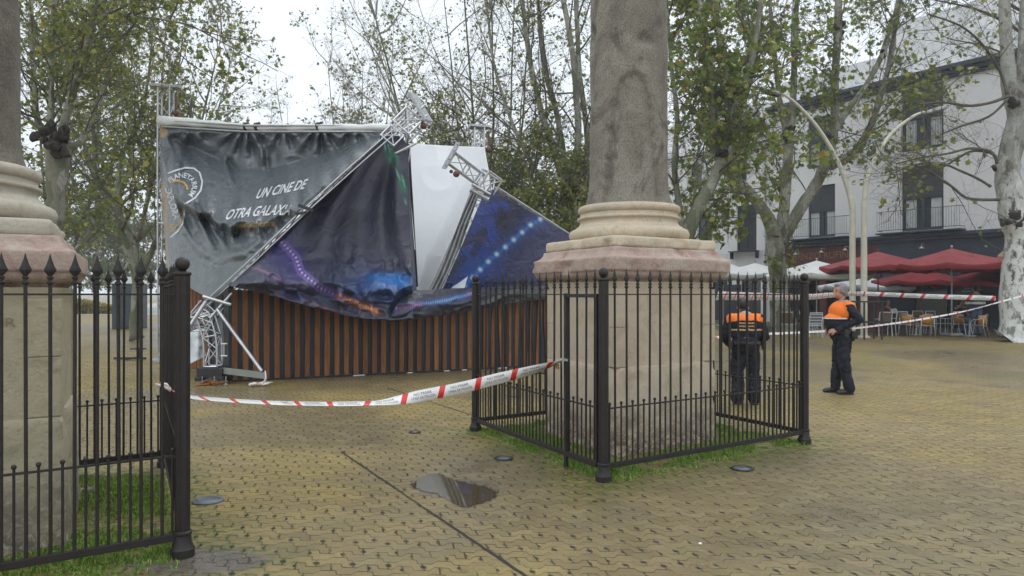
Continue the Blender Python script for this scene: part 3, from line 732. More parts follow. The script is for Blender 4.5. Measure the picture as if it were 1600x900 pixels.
b = MB(); frame_box(b, loc(P(636, 196, 15.1)), Mx, (.42, .46, .42), .022); frame_box(b, loc(P(612, 220, 15.0)), Mx, (.30, .5, .34), .018)
b.tube([loc(P(610, 215, 14.8)), loc(P(668, 180, 15.0))], .02, 6); b.tube([loc(P(618, 240, 14.9)), loc(P(650, 224, 15))], .028, 8)
b.build('corner_block', M['alu'], tb, smooth=True)
Mx2 = align(P(671, 191, 15.1) - P(645, 147, 15.1), (.3, 1, 0))
b = MB(); b.box(loc(P(657, 168, 15.1)), (.66, .46, .06), M=Mx2)
for s in (-.27, .27):
    b.box(loc(P(657, 168, 15.1)) + Mx2 @ Vector((s, 0, -.04)), (.05, .46, .08), M=Mx2)
b.build('head_plate', M['galv'], tb, bevel=.006)
b = MB()
for off in ((-6, 6), (8, -4)): b.tube([loc(P(633 + off[0], 190 + off[1], 15)), loc(P(658 + off[0] * .8, 167 + off[1] * .9, 15.05))], .022, 8)
b.build('end_tube', M['alu'], tb, smooth=True)
b = MB(); b.ball(loc(P(662, 197, 15)), .07, 6); b.box(loc(P(660, 190, 15)), (.05, .05, .14)); b.build('chain_hoist', mat('red_brown_hoist', (.13, .05, .04), .5), tb)
b = MB(); b.box(loc(P(335, 582, 13.3)), (.46, .46, .20)); b.box(loc(P(318, 590, 13.2)), (.12, .5, .07)); b.box(loc(P(352, 590, 13.2)), (.12, .5, .07)); b.build('foot_block', M['black'], tb, bevel=.01)
b = MB()
for x in (316, 335, 353): b.tube([loc(P(x, 588, 12.98)), Vector((loc(P(x, 588, 12.98)).x, loc(P(x, 588, 12.98)).y, .02))], .012, 6); q = loc(P(x, 588, 12.98)); b.lathe([(.05, .0), (.05, .012), (.012, .03)], (q.x, q.y, .004), 10)
b.build('levelling_foot', M['galv'], tb)
b = MB(); e0, e1 = loc(P(349, 579, 13.15)), loc(P(415, 587, 12.9)); b.box((e0 + e1) / 2, ((e1 - e0).length, .06, .11), M=align(e1 - e0, (0, 1, 0)))
b.build('outrigger_beam', mat('grey_green_beam', (.24, .26, .23), .45, .2, .1, 5), tb, bevel=.004)
b = MB(); b.tube([loc(P(339, 483, 13.15)), loc(P(409, 580, 12.92))], .032, 10); b.build('brace_tube', M['alu'], tb, smooth=True)
b = MB(); b.tube([loc(P(322, 471, 13.1)), loc(P(288, 523, 13.0))], .034, 10); b.tube([loc(P(314, 470, 13.5)), loc(P(280, 512, 13.6))], .018, 8); b.build('brace_tube', M['alu'], tb, smooth=True)
b = MB(); b.tube([loc(P(317, 463, 13.1)), loc(P(361, 476, 13.15))], .028, 8); b.tube([loc(P(328, 497, 13.1)), loc(P(362, 458, 13.3))], .022, 8); b.build('cross_tube', M['alu'], tb, smooth=True)
b = MB(); b.tube([loc(P(350, 537, 13.2)), loc(P(350, 556, 13.2))], .006, 6)
for y in (537, 556): b.tube([loc(P(345, y, 13.2)), loc(P(355, y, 13.2))], .014, 6)
b.build('spigot', M['paper'], tb)

# 2: second fallen truss
t2o = P(760, 290, 15.8)
t2 = empty('fallen_corner_truss', t2o, 0, 'aluminium corner truss with drilled end plate atop the bright blue banner by the column', 'truss')
l2 = lambda p: p - t2o
b = MB(); truss_into(b, [l2(P(704, 246, 15.3)), l2(P(752, 282, 15.7))], .26, (0, 1, 0), .3, .021, .011); b.build('end_lattice', M['alu'], t2, smooth=True)
Mx = align(P(762, 288, 15.8) - P(704, 246, 15.3), (0, 1, 0))
b = MB(); frame_box(b, l2(P(761, 286, 15.7)), Mx, (.36, .38, .42), .022); b.build('corner_block', M['alu'], t2, smooth=True)
b = MB(); b.tube([l2(P(735, 296, 15.5)), l2(P(763, 312, 15.6))], .06, 10); b.tube([l2(P(738, 288, 15.4)), l2(P(766, 304, 15.5))], .03, 10); b.build('clamp_tube', M['alu'], t2, smooth=True)
b = MB(); truss_into(b, [l2(P(772, 300, 15.9)), l2(P(903, 384, 17.0))], .22, (0, 1, 0), .35, .020, .010); b.build('rail_lattice', M['alu'], t2, smooth=True)
b = MB(); truss_into(b, [l2(P(750, 312, 15.85)), l2(P(686, 462, 15.6))], .22, (0, 1, 0), .3, .019, .010); b.build('leg_lattice', M['alu'], t2, smooth=True)
Mp = align(P(714, 226, 15.2) - P(694, 262, 15.2), (.5, -1, 0))
b = MB(); b.box(l2(P(705, 243, 15.2)), (.62, .28, .03), M=Mp); b.build('end_plate', M['galv'], t2, bevel=.004)
b = MB()
for s in (-.25, -.1, .1, .25): b.tube([l2(P(705, 243, 15.2)) + Mp @ Vector((s, .08, -.025)), l2(P(705, 243, 15.2)) + Mp @ Vector((s, .08, .025))], .016, 8)
b.build('bolt_heads', M['black'], t2)
b = MB(); b.ball(l2(P(713, 272, 15.2)), .07, 6); b.ball(l2(P(705, 268, 15.2)), .04, 5); b.build('chain_hoist', bpy.data.materials['red_brown_hoist'], t2)
# 3, 4: standing towers at the far corners
def tower(px, ptop, d, label, plate):
    o = P(px, 460, d); o.z = 0; e = empty('truss_tower', o, .3, label, 'truss tower', 'standing corner towers of the tent'); h = P(px, ptop, d).z
    b = MB(); truss_into(b, [(0, 0, .05), (0, 0, h)], .27, (.2, 1, 0), .33, .021, .011); b.build('lattice', M['alu'], e, smooth=True)
    b = MB(); b.box((0, 0, h + .03), (.62 * plate, .36, .06)); b.build('head_plate', M['galv'], e, bevel=.004); b = MB(); b.box((0, 0, .03), (.6, .6, .06)); b.build('base_plate', M['galv'], e, bevel=.004)
    b = MB(); b.ball((.24, -.1, h - .6), .08, 6); b.box((.24, -.1, h - .3), (.05, .05, .4)); b.build('chain_hoist', bpy.data.materials['red_brown_hoist'], e)
tower(259, 138, 17.6, 'upright aluminium lattice tower rising above the top left corner of the grey banner', 1.1)
tower(749, 200, 20.5, 'upright aluminium lattice tower rising behind the white fabric', .9)

# banners ------------------------------------------------
def polyc(pts, n):
    a = np.array(pts, float); s = np.concatenate([[0], np.cumsum(np.hypot(np.diff(a[:, 0]), np.diff(a[:, 1])))]); s /= s[-1]
    t = np.linspace(0, 1, n); return np.stack([np.interp(t, s, a[:, i]) for i in range(3)], 1)
def cloth(name, T, B_, L, Rr, nu, nv, relief, colorf, m, thick=.004, parent=None):
    T, B_ = polyc(T, nu), polyc(B_, nu); L, Rr = polyc(L, nv), polyc(Rr, nv)
    s = np.linspace(0, 1, nu)[None, :, None]; t = np.linspace(0, 1, nv)[:, None, None]
    G_ = (1 - s) * L[:, None] + s * Rr[:, None] + (1 - t) * T[None] + t * B_[None] - ((1 - s) * (1 - t) * T[0] + s * (1 - t) * T[-1] + (1 - s) * t * B_[0] + s * t * B_[-1])
    x, y, d = G_[..., 0], G_[..., 1], G_[..., 2]; s2 = np.broadcast_to(s[..., 0], x.shape); t2_ = np.broadcast_to(t[..., 0], x.shape)
    d = d - relief(x, y, s2, t2_)
    V = np.stack([(x - 800) / FL * d, d, 1.6 - (y - 460) / FL * d], -1).reshape(-1, 3)
    idx = (np.arange(nv - 1)[:, None] * nu + np.arange(nu - 1)[None]).ravel(); F = np.stack([idx, idx + nu, idx + nu + 1, idx + 1], 1)
    o = npmesh(name, V, F, m, parent, True, colorf(x, y, s2, t2_).reshape(-1, 3))
    sm = o.modifiers.new('s', 'SOLIDIFY'); sm.thickness = thick; sm.offset = 1
    def depth(px, py):
        q = (x - px) ** 2 + (y - py) ** 2; i = np.argsort(q.ravel())[:4]; w_ = 1 / (q.ravel()[i] + .05); return float((d.ravel()[i] * w_).sum() / w_.sum())
    return o, depth
def pvc(name, rough=.38, spec=.5, bs=.25):
    k = NT(name); a = k.n('ShaderNodeAttribute', attribute_name='col'); k.base(k.mix(k.ramp(k.noise(3, 4), [(.4, .12), (.65, 0.)]), a.outputs['Color'], (.08, .08, .075)))
    k.rough(k.ramp(k.noise(2.5, 4), [(.35, rough * .8), (.65, rough * 1.25)])); k.b.inputs['Specular IOR Level'].default_value = spec
    k.bump(k.math('ADD', k.noise(3.5, 5, .6, dist=1.2), k.math('MULTIPLY', k.noise(16, 4, .6, dist=.8), .25)), bs, .10); return k.m
M['pvc'] = pvc('printed_pvc', .29, .8, .25); M['pvc_dark'] = pvc('printed_polyester', .38, .6, .45); M['pvc_white'] = pvc('white_inflatable_skin', .55, .4, .22)
k = NT('backlit_tent_skin'); a = k.n('ShaderNodeAttribute', attribute_name='col'); k.base(a.outputs['Color']); k.rough(.5); k.bump(k.noise(3.5, 5, .6, dist=1.2), .2, .1)
t = k.n('ShaderNodeBsdfTranslucent'); k.l(a.outputs['Color'], t.inputs[0]); m_ = k.n('ShaderNodeMixShader'); m_.inputs[0].default_value = .42
k.l(k.b.outputs[0], m_.inputs[1]); k.l(t.outputs[0], m_.inputs[2]); k.l(m_.outputs[0], k.t.nodes['Material Output'].inputs[0]); M['pvc_glow'] = k.m
def rgb(x, c): return np.broadcast_to(np.array(c, float), x.shape + (3,)).copy()
def blend(C, m, c): m = np.clip(m, 0, 1)[..., None]; return C * (1 - m) + np.array(c) * m
def segd(x, y, pts):
    D = np.full(x.shape, 1e9); S_ = np.zeros(x.shape); acc = 0
    for (ax, ay), (bx, by) in zip(pts, pts[1:]):
        vx, vy = bx - ax, by - ay; L = math.hypot(vx, vy); t = np.clip(((x - ax) * vx + (y - ay) * vy) / L / L, 0, 1)
        dd = np.hypot(x - ax - t * vx, y - ay - t * vy); m = dd < D; D = np.where(m, dd, D); S_ = np.where(m, acc + t * L, S_); acc += L
    return D, S_
def ridge(x, y, sc, seed): return 1 - 2 * abs(vnoise(x * sc, y * sc, seed) - .5)
def ip(x, pts): a = np.array(pts, float); return np.interp(x, a[:, 0], a[:, 1])
def gauss(v, c, w_): return np.exp(-((v - c) / w_) ** 2)
# grey banner
def rel_grey(x, y, s, t):
    a = ip(x, [(250, 205), (300, 228), (330, 242), (371, 262), (430, 262), (500, 240), (560, 222), (607, 207)])
    c = ip(x, [(250, 225), (262, 278), (275, 303), (296, 319), (321, 335), (346, 347), (374, 349), (427, 340), (465, 323), (510, 290), (560, 250), (607, 220)]) + 3 * np.sin(x / 9) + 2.5 * np.sin(x / 4.1 + 1)
    up = np.clip((y - a) / (c - a + 1e-6), 0, 1.0)
    h = -.42 * np.clip((y - 207) / (a - 207 + 4), 0, 1) * np.clip(1 - up, 0, 1) * sstep(0, .15, s) * sstep(1.02, .8, s)
    h += (1.05 - .3 * sstep(340, 420, x)) * up ** 1.1 * sstep(0, .12, s) * sstep(1.35, .7, s)
    dn = sstep(0, 1, (y - c) / (16 + 12 * sstep(345, 400, x))); h = h * (1 - (.55 - .16 * sstep(345, 400, x)) * dn)
    # second swag lower down
    c2 = ip(x, [(262, 310), (285, 350), (310, 385), (340, 402), (380, 392), (420, 366), (460, 340)])
    h += .26 * np.clip((y - c - 10) / (c2 - c + 20), 0, 1) * (1 - .75 * sstep(0, 18, y - c2)) * sstep(.02, .2, s) * dn
    # narrow folds hanging from the pinched hem
    e = np.exp(-np.clip(y - 205, 0, 300) / 36)
    for px, k_, am in ((385, 6.5, .10), (500, 6.0, .08), (300, 4, .06), (440, 5, .07), (555, 4.5, .05)):
        th = np.arctan2(x - px, y - 188); h += am * np.sin(th * k_ * 2.1 + px) * np.exp(-((x - px) / 45.) ** 2) * e * 1.5 * sstep(203, 215, y)
    th = np.arctan2(x - 250, y - 180); rr = np.hypot(x - 250, y - 180)
    h += .035 * np.sin(th * 26) * sstep(10, 70, rr) * np.exp(-rr / 120)
    # sharp diagonal tucks under the crease
    for px, py, dx, dy, L, am in ((360, 350, .1, 1, 34, .14), (400, 347, .25, 1, 40, .10), (300, 322, .5, 1, 95, .20), (322, 340, .6, 1, 70, .15), (345, 352, .2, 1, 40, .10), (430, 338, .05, 1, 30, .07), (350, 250, .35, 1, 50, .10), (408, 232, .1, 1, 50, .10), (268, 300, .35, 1, 110, .13)):
        n_ = math.hypot(dx, dy); u_ = ((x - px) * dx + (y - py) * dy) / n_; v_ = ((x - px) * dy - (y - py) * dx) / n_
        h += am * np.exp(-(v_ / (3.2 + abs(u_) * .06)) ** 2) * sstep(-6, 4, u_) * sstep(L, L * .3, u_)
        h -= am * .7 * np.exp(-((v_ - 8) / 5) ** 2) * sstep(-6, 4, u_) * sstep(L, L * .3, u_)
    h += .05 * ridge(x + y * .6, y - x * .3, 1 / 38., 5) + .02 * ridge(x, y * 1.3, 1 / 12., 8)
    return h * 1.35 * sstep(0, .03, t) 
def col_grey(x, y, s, t):
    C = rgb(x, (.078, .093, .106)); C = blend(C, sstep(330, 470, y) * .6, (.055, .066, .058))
    C = blend(C, (s < .035) * sstep(270, 300, y) * 1., (.22, .14, .05)); C = blend(C, (np.hypot(x - 254, y - 207) < 8) * 1., (.30, .20, .09))
    return C
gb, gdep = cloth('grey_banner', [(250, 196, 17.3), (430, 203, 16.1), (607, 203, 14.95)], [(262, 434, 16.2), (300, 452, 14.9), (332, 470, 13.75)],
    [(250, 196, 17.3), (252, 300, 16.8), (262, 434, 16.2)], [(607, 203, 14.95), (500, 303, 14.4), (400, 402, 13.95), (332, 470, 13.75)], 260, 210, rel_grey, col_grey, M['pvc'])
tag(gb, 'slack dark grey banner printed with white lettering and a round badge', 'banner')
def print_text(body, fx, size, m, name, parent, dep, shear=0, off=.04, thin=1):
    tv, tf = text_mesh(body, 1, shear, bold=.022); 
    xs_ = [v[0] for v in tv]; w0, w1 = min(xs_), max(xs_)
    out = []
    for x, y in tv:
        px, py = fx((x - w0) / (w1 - w0), y * size); out.append(P(px, py, dep(px, py) - off))
    MB_ = MB().add(out, tf); o = MB_.build(name, m, parent); return o
def print_poly(pts, wpx, m, name, parent, dep, off=.035):
    b = MB(); vs = []; fs = []
    P2 = [Vector((a, c)) for a, c in pts]
    fine = []
    for a, c in zip(P2, P2[1:]):
        k_ = max(1, int((c - a).length / 3)); fine += [a.lerp(c, i / k_) for i in range(k_)]
    fine.append(P2[-1])
    for i, p in enumerate(fine):
        d = (fine[min(i + 1, len(fine) - 1)] - fine[max(i - 1, 0)]).normalized(); n_ = Vector((-d.y, d.x)) * wpx / 2
        for q in (p + n_, p - n_): vs.append(P(q.x, q.y, dep(q.x, q.y) - off))
        if i: j = 2 * i; fs.append((j - 2, j - 1, j + 1, j))
    return b.add(vs, fs)
M['print_white'] = mat('white_print', (.55, .57, .58), .5, 0, .1, 20, 0); M['print_gold'] = mat('gold_print', (.42, .27, .08), .5, 0, .15, 20, 0)
print_text('UN CINE DE', lambda u, v: (402 + 76 * u + v * .5, 304 - 16 * u - v), 22, M['print_white'], 'banner_lettering', gb, gdep)
print_text('OTRA GALAXIA', lambda u, v: (354 + 102 * u + v * .55, 337 - 18 * u + 10 * u * u - v), 22, M['print_white'], 'banner_lettering', gb, gdep)
print_text('PLANETARIO PORTÁTIL', lambda u, v: (368 + 62 * u + v * .1, 353.5 - 3 * u - v), 9, M['print_gold'], 'banner_lettering', gb, gdep)
badge = [(262, 271), (275, 266), (290, 262), (303, 263), (312, 270), (316, 283), (314, 297), (305, 309), (292, 317), (288, 318), (288, 335), (285, 350), (278, 361), (266, 371)]
b = print_poly(badge, 2.6, None, '', None, gdep); bo = b.build('badge_outline', M['print_white'], gb)
b = print_poly([(264, 284), (277, 282), (287, 285), (292, 291), (293, 297)], 3.2, None, '', None, gdep)
b2 = print_poly([(286, 320), (286, 335), (282, 348), (264, 364)], 2, None, '', None, gdep); b.add(b2.v, b2.f)
for p1, p2 in (((262, 357), (272, 349)), ((264, 349), (270, 358))): b2 = print_poly([p1, p2], 2.2, None, '', None, gdep); b.add(b2.v, b2.f)
b.build('badge_gold', M['print_gold'], gb)
arcp = [(264, 283), (271, 277.5), (279, 274.5), (288, 274), (296, 277), (302, 283), (304, 291), (302, 299), (297, 306)]
def on_arc(u, v):
    a = np.array(arcp); s_ = np.concatenate([[0], np.cumsum(np.hypot(*np.diff(a, axis=0).T))]); q = u * s_[-1]
    x, y = np.interp(q, s_, a[:, 0]), np.interp(q, s_, a[:, 1]); x2, y2 = np.interp(q + 1.5, s_, a[:, 0]), np.interp(q + 1.5, s_, a[:, 1]); x1, y1 = np.interp(q - 1.5, s_, a[:, 0]), np.interp(q - 1.5, s_, a[:, 1])
    dx, dy = x2 - x1, y2 - y1; L = math.hypot(dx, dy) + 1e-6; return x + dy / L * v, y - dx / L * v
print_text('PLANETARIUM', on_arc, 11, M['print_white'], 'badge_lettering', gb, gdep)
print_text('EXPLORA', lambda u, v: (262 + 14 * u + v * .8, 293 + 50 * u - v * .2), 17, M['print_white'], 'badge_lettering', gb, gdep)
# rolled hem and tubes along the top edge
hem = empty('top_edge_tube', P(430, 200, 16), 0, 'long tube with rolled white hem and black straps along top of grey banner', 'truss tube')
lh = lambda p: p - hem.location
b = MB(); pts = [P(250 + 360 * i / 24, 188 + 9 * min(1, i / 8) + (2 if i > 8 else 0) + .7 * math.sin(i * 1.9), 17.3 - 2.45 * i / 24) for i in range(25)]
b.tube([lh(p) for p in pts], [.115 - .045 * min(1, i / 8) + .008 * math.sin(i * 2.3) for i in range(25)], 12); b.build('rolled_hem', M['white_canvas'], hem, smooth=2)
b = MB()
for dy, r in ((-4, .022), (5.5, .02)): b.tube([lh(P(252, 192 + dy, 17.2)), lh(P(380, 200 + dy, 16.3)), lh(P(622, 200 + dy, 14.8))], r, 8)
b.build('tube', M['alu'], hem, smooth=True)
b = MB()
for px in (383, 400, 496): 
    q = lh(P(px, 199, 17.3 - 2.45 * (px - 250) / 360)); b.tube([q + Vector((-.02, 0, 0)), q + Vector((.05, 0, .01))], .10, 10); b.box(q + Vector((.04, -.06, .05)), (.16, .04, .05), M=Matrix.Rotation(-.5, 3, 'Y'))
b.build('strap', M['black'], hem)
# diagonal hem tubes where grey and blue cloth meet
dt = empty('diagonal_edge_tube', P(500, 305, 14), 0, 'thin pair of aluminium tubes along the slanting seam between grey and blue banners', 'truss tube')
ld = lambda p: p - dt.location
b = MB()
for o1 in (0, 5): b.tube([ld(P(622 + o1, 195 + o1, 14.6)), ld(P(560 + o1, 249 + o1, 14.1)), ld(P(470 + o1, 330 + o1, 13.45)), ld(P(395 + o1, 402 + o1, 13.2)), ld(P(322 + o1, 470 + o1, 13.3))], .012, 8)
b.build('tube', M['alu'], dt, smooth=True)
b = MB(); b.box(ld(P(478, 325, 13.4)), (.28, .06, .06), M=Matrix.Rotation(.35, 3, 'Y')); b.box(ld(P(470, 333, 13.4)), (.2, .05, .04), M=Matrix.Rotation(-.2, 3, 'Y')); b.build('strap', M['black'], dt)
# blue banner: the large fallen sheet
def rel_blue(x, y, s, t): return (1.0 + .4 * sstep(360, 430, y)) * rel_blue0(x, y, s, t)
def rel_blue0(x, y, s, t):
    th = np.arctan2(x - 622, y - 175); r = np.hypot(x - 622, y - 175)
    am = sstep(20, 170, r)
    h = .16 * np.sin(th * 9.5 + .8) * am + .07 * np.sin(th * 21 + 2 * np.sin(r / 70)) * am
    h += .10 * np.exp(-((x - 560) / 16) ** 2) * sstep(250, 340, y) * sstep(480, 380, y)
    lo = sstep(385, 440, y)
    h += lo * (.22 * ridge(x + .5 * y, y * 1.6, 1 / 46., 3) + .11 * ridge(x - .4 * y, y * 1.5, 1 / 21., 4) + .03 * ridge(x, y, 1 / 9., 5))
    h += .05 * ridge(x + y, y, 1 / 60., 13) + .35 * t ** 2 * np.sin(np.pi * s) * .6
    # soft bulge of cloth gathered on top of the slatted wall
    h += .30 * np.exp(-((x - 600) / 55) ** 2 - ((y - 452) / 18) ** 2) + .18 * np.exp(-((x - 430) / 60) ** 2 - ((y - 440) / 16) ** 2)
    # hem hanging over the wall
    return h * sstep(0, .04, s) * sstep(1, .97, s) * sstep(0, .05, t)
def dots(D, S_, wd_px, per): return np.exp(-((D / wd_px) ** 2)) * np.clip(1.5 - abs(((S_ / per) % 1) - .5) * 4.2, 0, 1)
def col_blue(x, y, s, t):
    C = rgb(x, (.032, .034, .060))
    C = blend(C, np.exp(-((x - 560) / 70) ** 2 - ((y - 370) / 120) ** 2) * .5, (.022, .024, .060))
    D, S_ = segd(x, y, [(425, 362), (462, 402), (470, 425), (500, 450), (535, 464)])
    C = blend(C, np.exp(-(D / 40) ** 2) * sstep(500, 440, x) * .7, (.055, .045, .20)); C = blend(C, np.exp(-(D / 6) ** 2) * .7, (.10, .06, .25)); C = blend(C, np.exp(-((D - 5) / 1.3) ** 2) * .5, (.28, .17, .55)); C = blend(C, dots(D, S_, 2.0, 6.5), (.55, .45, .72))
    D, S_ = segd(x, y, [(528, 461), (550, 471), (568, 478), (590, 487)]); C = blend(C, np.exp(-(D / 5.5) ** 2) * .85, (.30, .09, .03)); C = blend(C, dots(D, S_, 2.6, 4.5), (.65, .33, .14)); C = blend(C, dots(D + 1, S_ + 2, 3, 9), (.8, .3, .1))
    D, S_ = segd(x, y, [(385, 415), (415, 425), (440, 440)]); C = blend(C, np.exp(-(D / 1.5) ** 2) * .6, (.35, .14, .28))
    D, S_ = segd(x, y, [(480, 472), (520, 485), (545, 488)]); C = blend(C, np.exp(-(D / 1.2) ** 2) * .5, (.30, .12, .12))
    n_ = fbm(x / 26., y / 14., 77)
    C = blend(C, np.exp(-((x - 608) / 34) ** 4 - ((y - 439) / 12) ** 4) * 1.0, (.015, .17, .50)); C = blend(C, np.exp(-((x - 590) / 60) ** 2 - ((y - 452) / 20) ** 2) * .65, (.02, .07, .24))
    C = blend(C, np.exp(-((x - 560) / 40) ** 2 - ((y - 430) / 22) ** 2) * .3, (.03, .06, .18))
    for pts, w_ in (([(601, 222), (603, 240), (618, 262), (628, 290), (634, 318)], 4.5), ([(612, 232), (622, 250), (628, 275), (634, 300)], 3.5), ([(606, 226), (612, 246)], 6)):
        D, S_ = segd(x, y, pts); C = blend(C, np.exp(-(D / (w_ * .8)) ** 2) * (.55 + .45 * np.sin(S_ / 11 + x / 7)), (.01, .16, .09)); C = blend(C, np.exp(-(D / 1.3) ** 2) * np.clip(np.sin(S_ / 8 + 1), 0, 1) * .6, (.25, .6, .5))
    return C
bb_, bdep = cloth('blue_banner', [(609, 204, 14.95), (622, 212, 15.0), (637, 226, 15.1)], [(356, 446, 13.15), (430, 463, 13.7), (500, 484, 14.0), (560, 497, 14.3), (610, 501, 14.5), (653, 498, 14.7)],
    [(609, 204, 14.95), (505, 306, 14.45), (430, 378, 14.0), (372, 432, 13.4), (356, 446, 13.15)], [(637, 226, 15.1), (643, 330, 15.1), (650, 440, 15.0), (652, 470, 14.85), (653, 498, 14.7)], 300, 230, rel_blue, col_blue, M['pvc_dark'])
tag(bb_, 'large creased navy banner with purple streak and bright blue patch slumped over the slatted wall', 'banner')
# strip of the same print lying along the wall to the column
def rel_sw(x, y, s, t): return (.18 * np.sin(np.pi * t) + .10 * ridge(x * .6 + y, y * 1.5, 1 / 22., 23) + .03 * ridge(x, y, 1 / 8., 24)) * sstep(0, .02, s)
def col_sw(x, y, s, t):
    C = rgb(x, (.022, .024, .042)); C = blend(C, sstep(735, 790, x), (.034, .036, .042))
    D, S_ = segd(x, y, [(618, 482), (655, 476), (700, 469), (742, 457)]); C = blend(C, np.exp(-(D / 5) ** 2) * .7, (.03, .07, .32)); m = sstep(650, 670, x) * sstep(740, 722, x)
    C = blend(C, dots(D, S_, 2.2, 3.6) * m, (.14, .42, .68)); C = blend(C, dots(D, S_, 2.2, 3.6) * (1 - m), (.65, .22, .28)); return C
sw_, sdep = cloth('navy_banner_strip', [(622, 466, 14.2), (640, 455, 14.4), (700, 451, 15.0), (762, 449, 15.6), (905, 436, 16.9)], [(604, 503, 13.95), (640, 500, 14.2), (700, 491, 14.8), (745, 484, 15.2), (800, 474, 15.6), (905, 462, 16.7)],
    [(622, 466, 14.2), (604, 503, 13.95)], [(905, 436, 16.9), (905, 462, 16.7)], 220, 50, rel_sw, col_sw, M['pvc_dark'])
tag(sw_, 'crumpled navy strip with a cyan dotted line on the wall top beside the railing', 'banner')
# bright blue banner on the right
def rel_b2(x, y, s, t): return .05 * np.sin((x + y * .7) / 30) * np.sin(np.pi * s) + .02 * ridge(x + y, y, 1 / 70., 31) * sstep(0, .2, t)
def col_b2(x, y, s, t):
    C = rgb(x, (.012, .018, .085)); n_ = fbm(x / 50., y / 50., 55)
    u = (x - 690) * .77 - (y - 455) * -.64; 
    C = blend(C, sstep(800, 740, x) * sstep(.35, .6, n_) * .8, (.008, .04, .24)); C = blend(C, np.exp(-((x - 735) / 40) ** 2 - ((y - 420) / 40) ** 2) * .7, (.006, .05, .28))
    for pts, w_ in (([(752, 330), (788, 322)], 7), ([(724, 382), (800, 335)], 5), ([(740, 395), (752, 372)], 6), ([(765, 345), (772, 372)], 7), ([(782, 330), (794, 362)], 6), ([(806, 312), (816, 345)], 5), ([(700, 425), (724, 405)], 6)):
        D, S_ = segd(x, y, pts); C = blend(C, (D < w_) * .8, (.012, .05, .30) if w_ > 6 else (.01, .012, .05))
    D, S_ = segd(x, y, [(690, 470), (722, 452), (735, 437), (758, 413), (775, 398), (800, 377), (828, 352), (852, 338)])
    C = blend(C, np.exp(-(D / 12) ** 2) * .5, (.01, .06, .33)); C = blend(C, np.exp(-(D / 3.0) ** 2) * .7, (.02, .18, .55)); C = blend(C, np.exp(-((D / 3.4) ** 2)) * np.clip(1.4 - abs(((S_ / 17.5) % 1) - .5) * 5.5, 0, 1), (.45, .66, .82))
    C = blend(C, sstep(850, 900, x) * .7, (.03, .015, .09)); return C
b2o, _ = cloth('bright_blue_banner', [(757, 300, 15.55), (770, 296, 15.6), (898, 371, 16.7)], [(690, 456, 15.45), (905, 452, 16.85)], [(757, 300, 15.55), (724, 378, 15.5), (690, 456, 15.45)], [(898, 371, 16.7), (905, 452, 16.85)], 180, 130, rel_b2, col_b2, M['pvc'])
tag(b2o, 'taut bright blue banner with a diagonal row of white cyan lights beside the stone column', 'banner')
# white inner skin and grey sleeve
def rel_w(x, y, s, t):
    e = ip(y, [(225, 765), (290, 725), (340, 700), (400, 668), (455, 655)])
    h = .9 * sstep(-4, 26, x - e) + .10 * np.sin((x + y * .35) / 17) * sstep(225, 260, y) + .05 * ridge(x - y * .3, y, 1 / 35., 41)
    return h + .12 * np.sin(y / 48.)
wo, _ = cloth('white_tent_skin', [(636, 224, 19.4), (700, 228, 19.4), (757, 230, 19.2)], [(640, 470, 16.2), (720, 470, 16.3)], [(636, 224, 19.4), (640, 470, 16.2)], [(757, 230, 19.2), (770, 300, 18.2), (740, 400, 17.1), (720, 470, 16.3)], 110, 130, rel_w, lambda x, y, s, t: rgb(x, (.86, .88, .90)), M['pvc_glow'])
tag(wo, 'white deflated tent skin hanging between the navy banner and the bright blue banner', 'tent fabric')
def rel_s(x, y, s, t): return .05 * np.sin(s * 18 + 2 * np.sin(y / 25)) + .05 * ridge(x * 2 + y * .4, y * .6, 1 / 18., 47)
so_, _ = cloth('grey_sleeve', [(735, 300, 15.5), (757, 306, 15.55)], [(668, 458, 15.2), (690, 458, 15.25)], [(735, 300, 15.5), (710, 365, 15.4), (668, 458, 15.2)], [(748, 306, 15.5), (720, 385, 15.4), (686, 458, 15.2)], 40, 120, rel_s, lambda x, y, s, t: rgb(x, (.30, .31, .32)), M['pvc_white'])
tag(so_, 'wrinkled light grey sleeve of cloth along the leg of the fallen corner truss', 'fabric sleeve')
# dark curtain edge at the right end of the navy banner
ce = empty('edge_curtain', P(641, 300, 15), 0, 'narrow dark hanging edge with silver cord between navy banner and white skin', 'curtain')
b = MB(); b.tube([P(636, 226, 15.3) - ce.location, P(641, 300, 15.3) - ce.location, P(646, 380, 15.2) - ce.location, P(651, 448, 15.1) - ce.location], [.06, .05, .045, .03], 10); b.build('folded_cloth', M['uniform'], ce, smooth=2)
b = MB(); b.tube([P(641, 232, 15.2) - ce.location, P(637, 262, 15.2) - ce.location, P(642, 320, 15.2) - ce.location, P(648, 390, 15.1) - ce.location], .012, 6); b.ball(P(637, 277, 15.2) - ce.location, .035, 5); b.build('cord', M['alu'], ce, smooth=True)
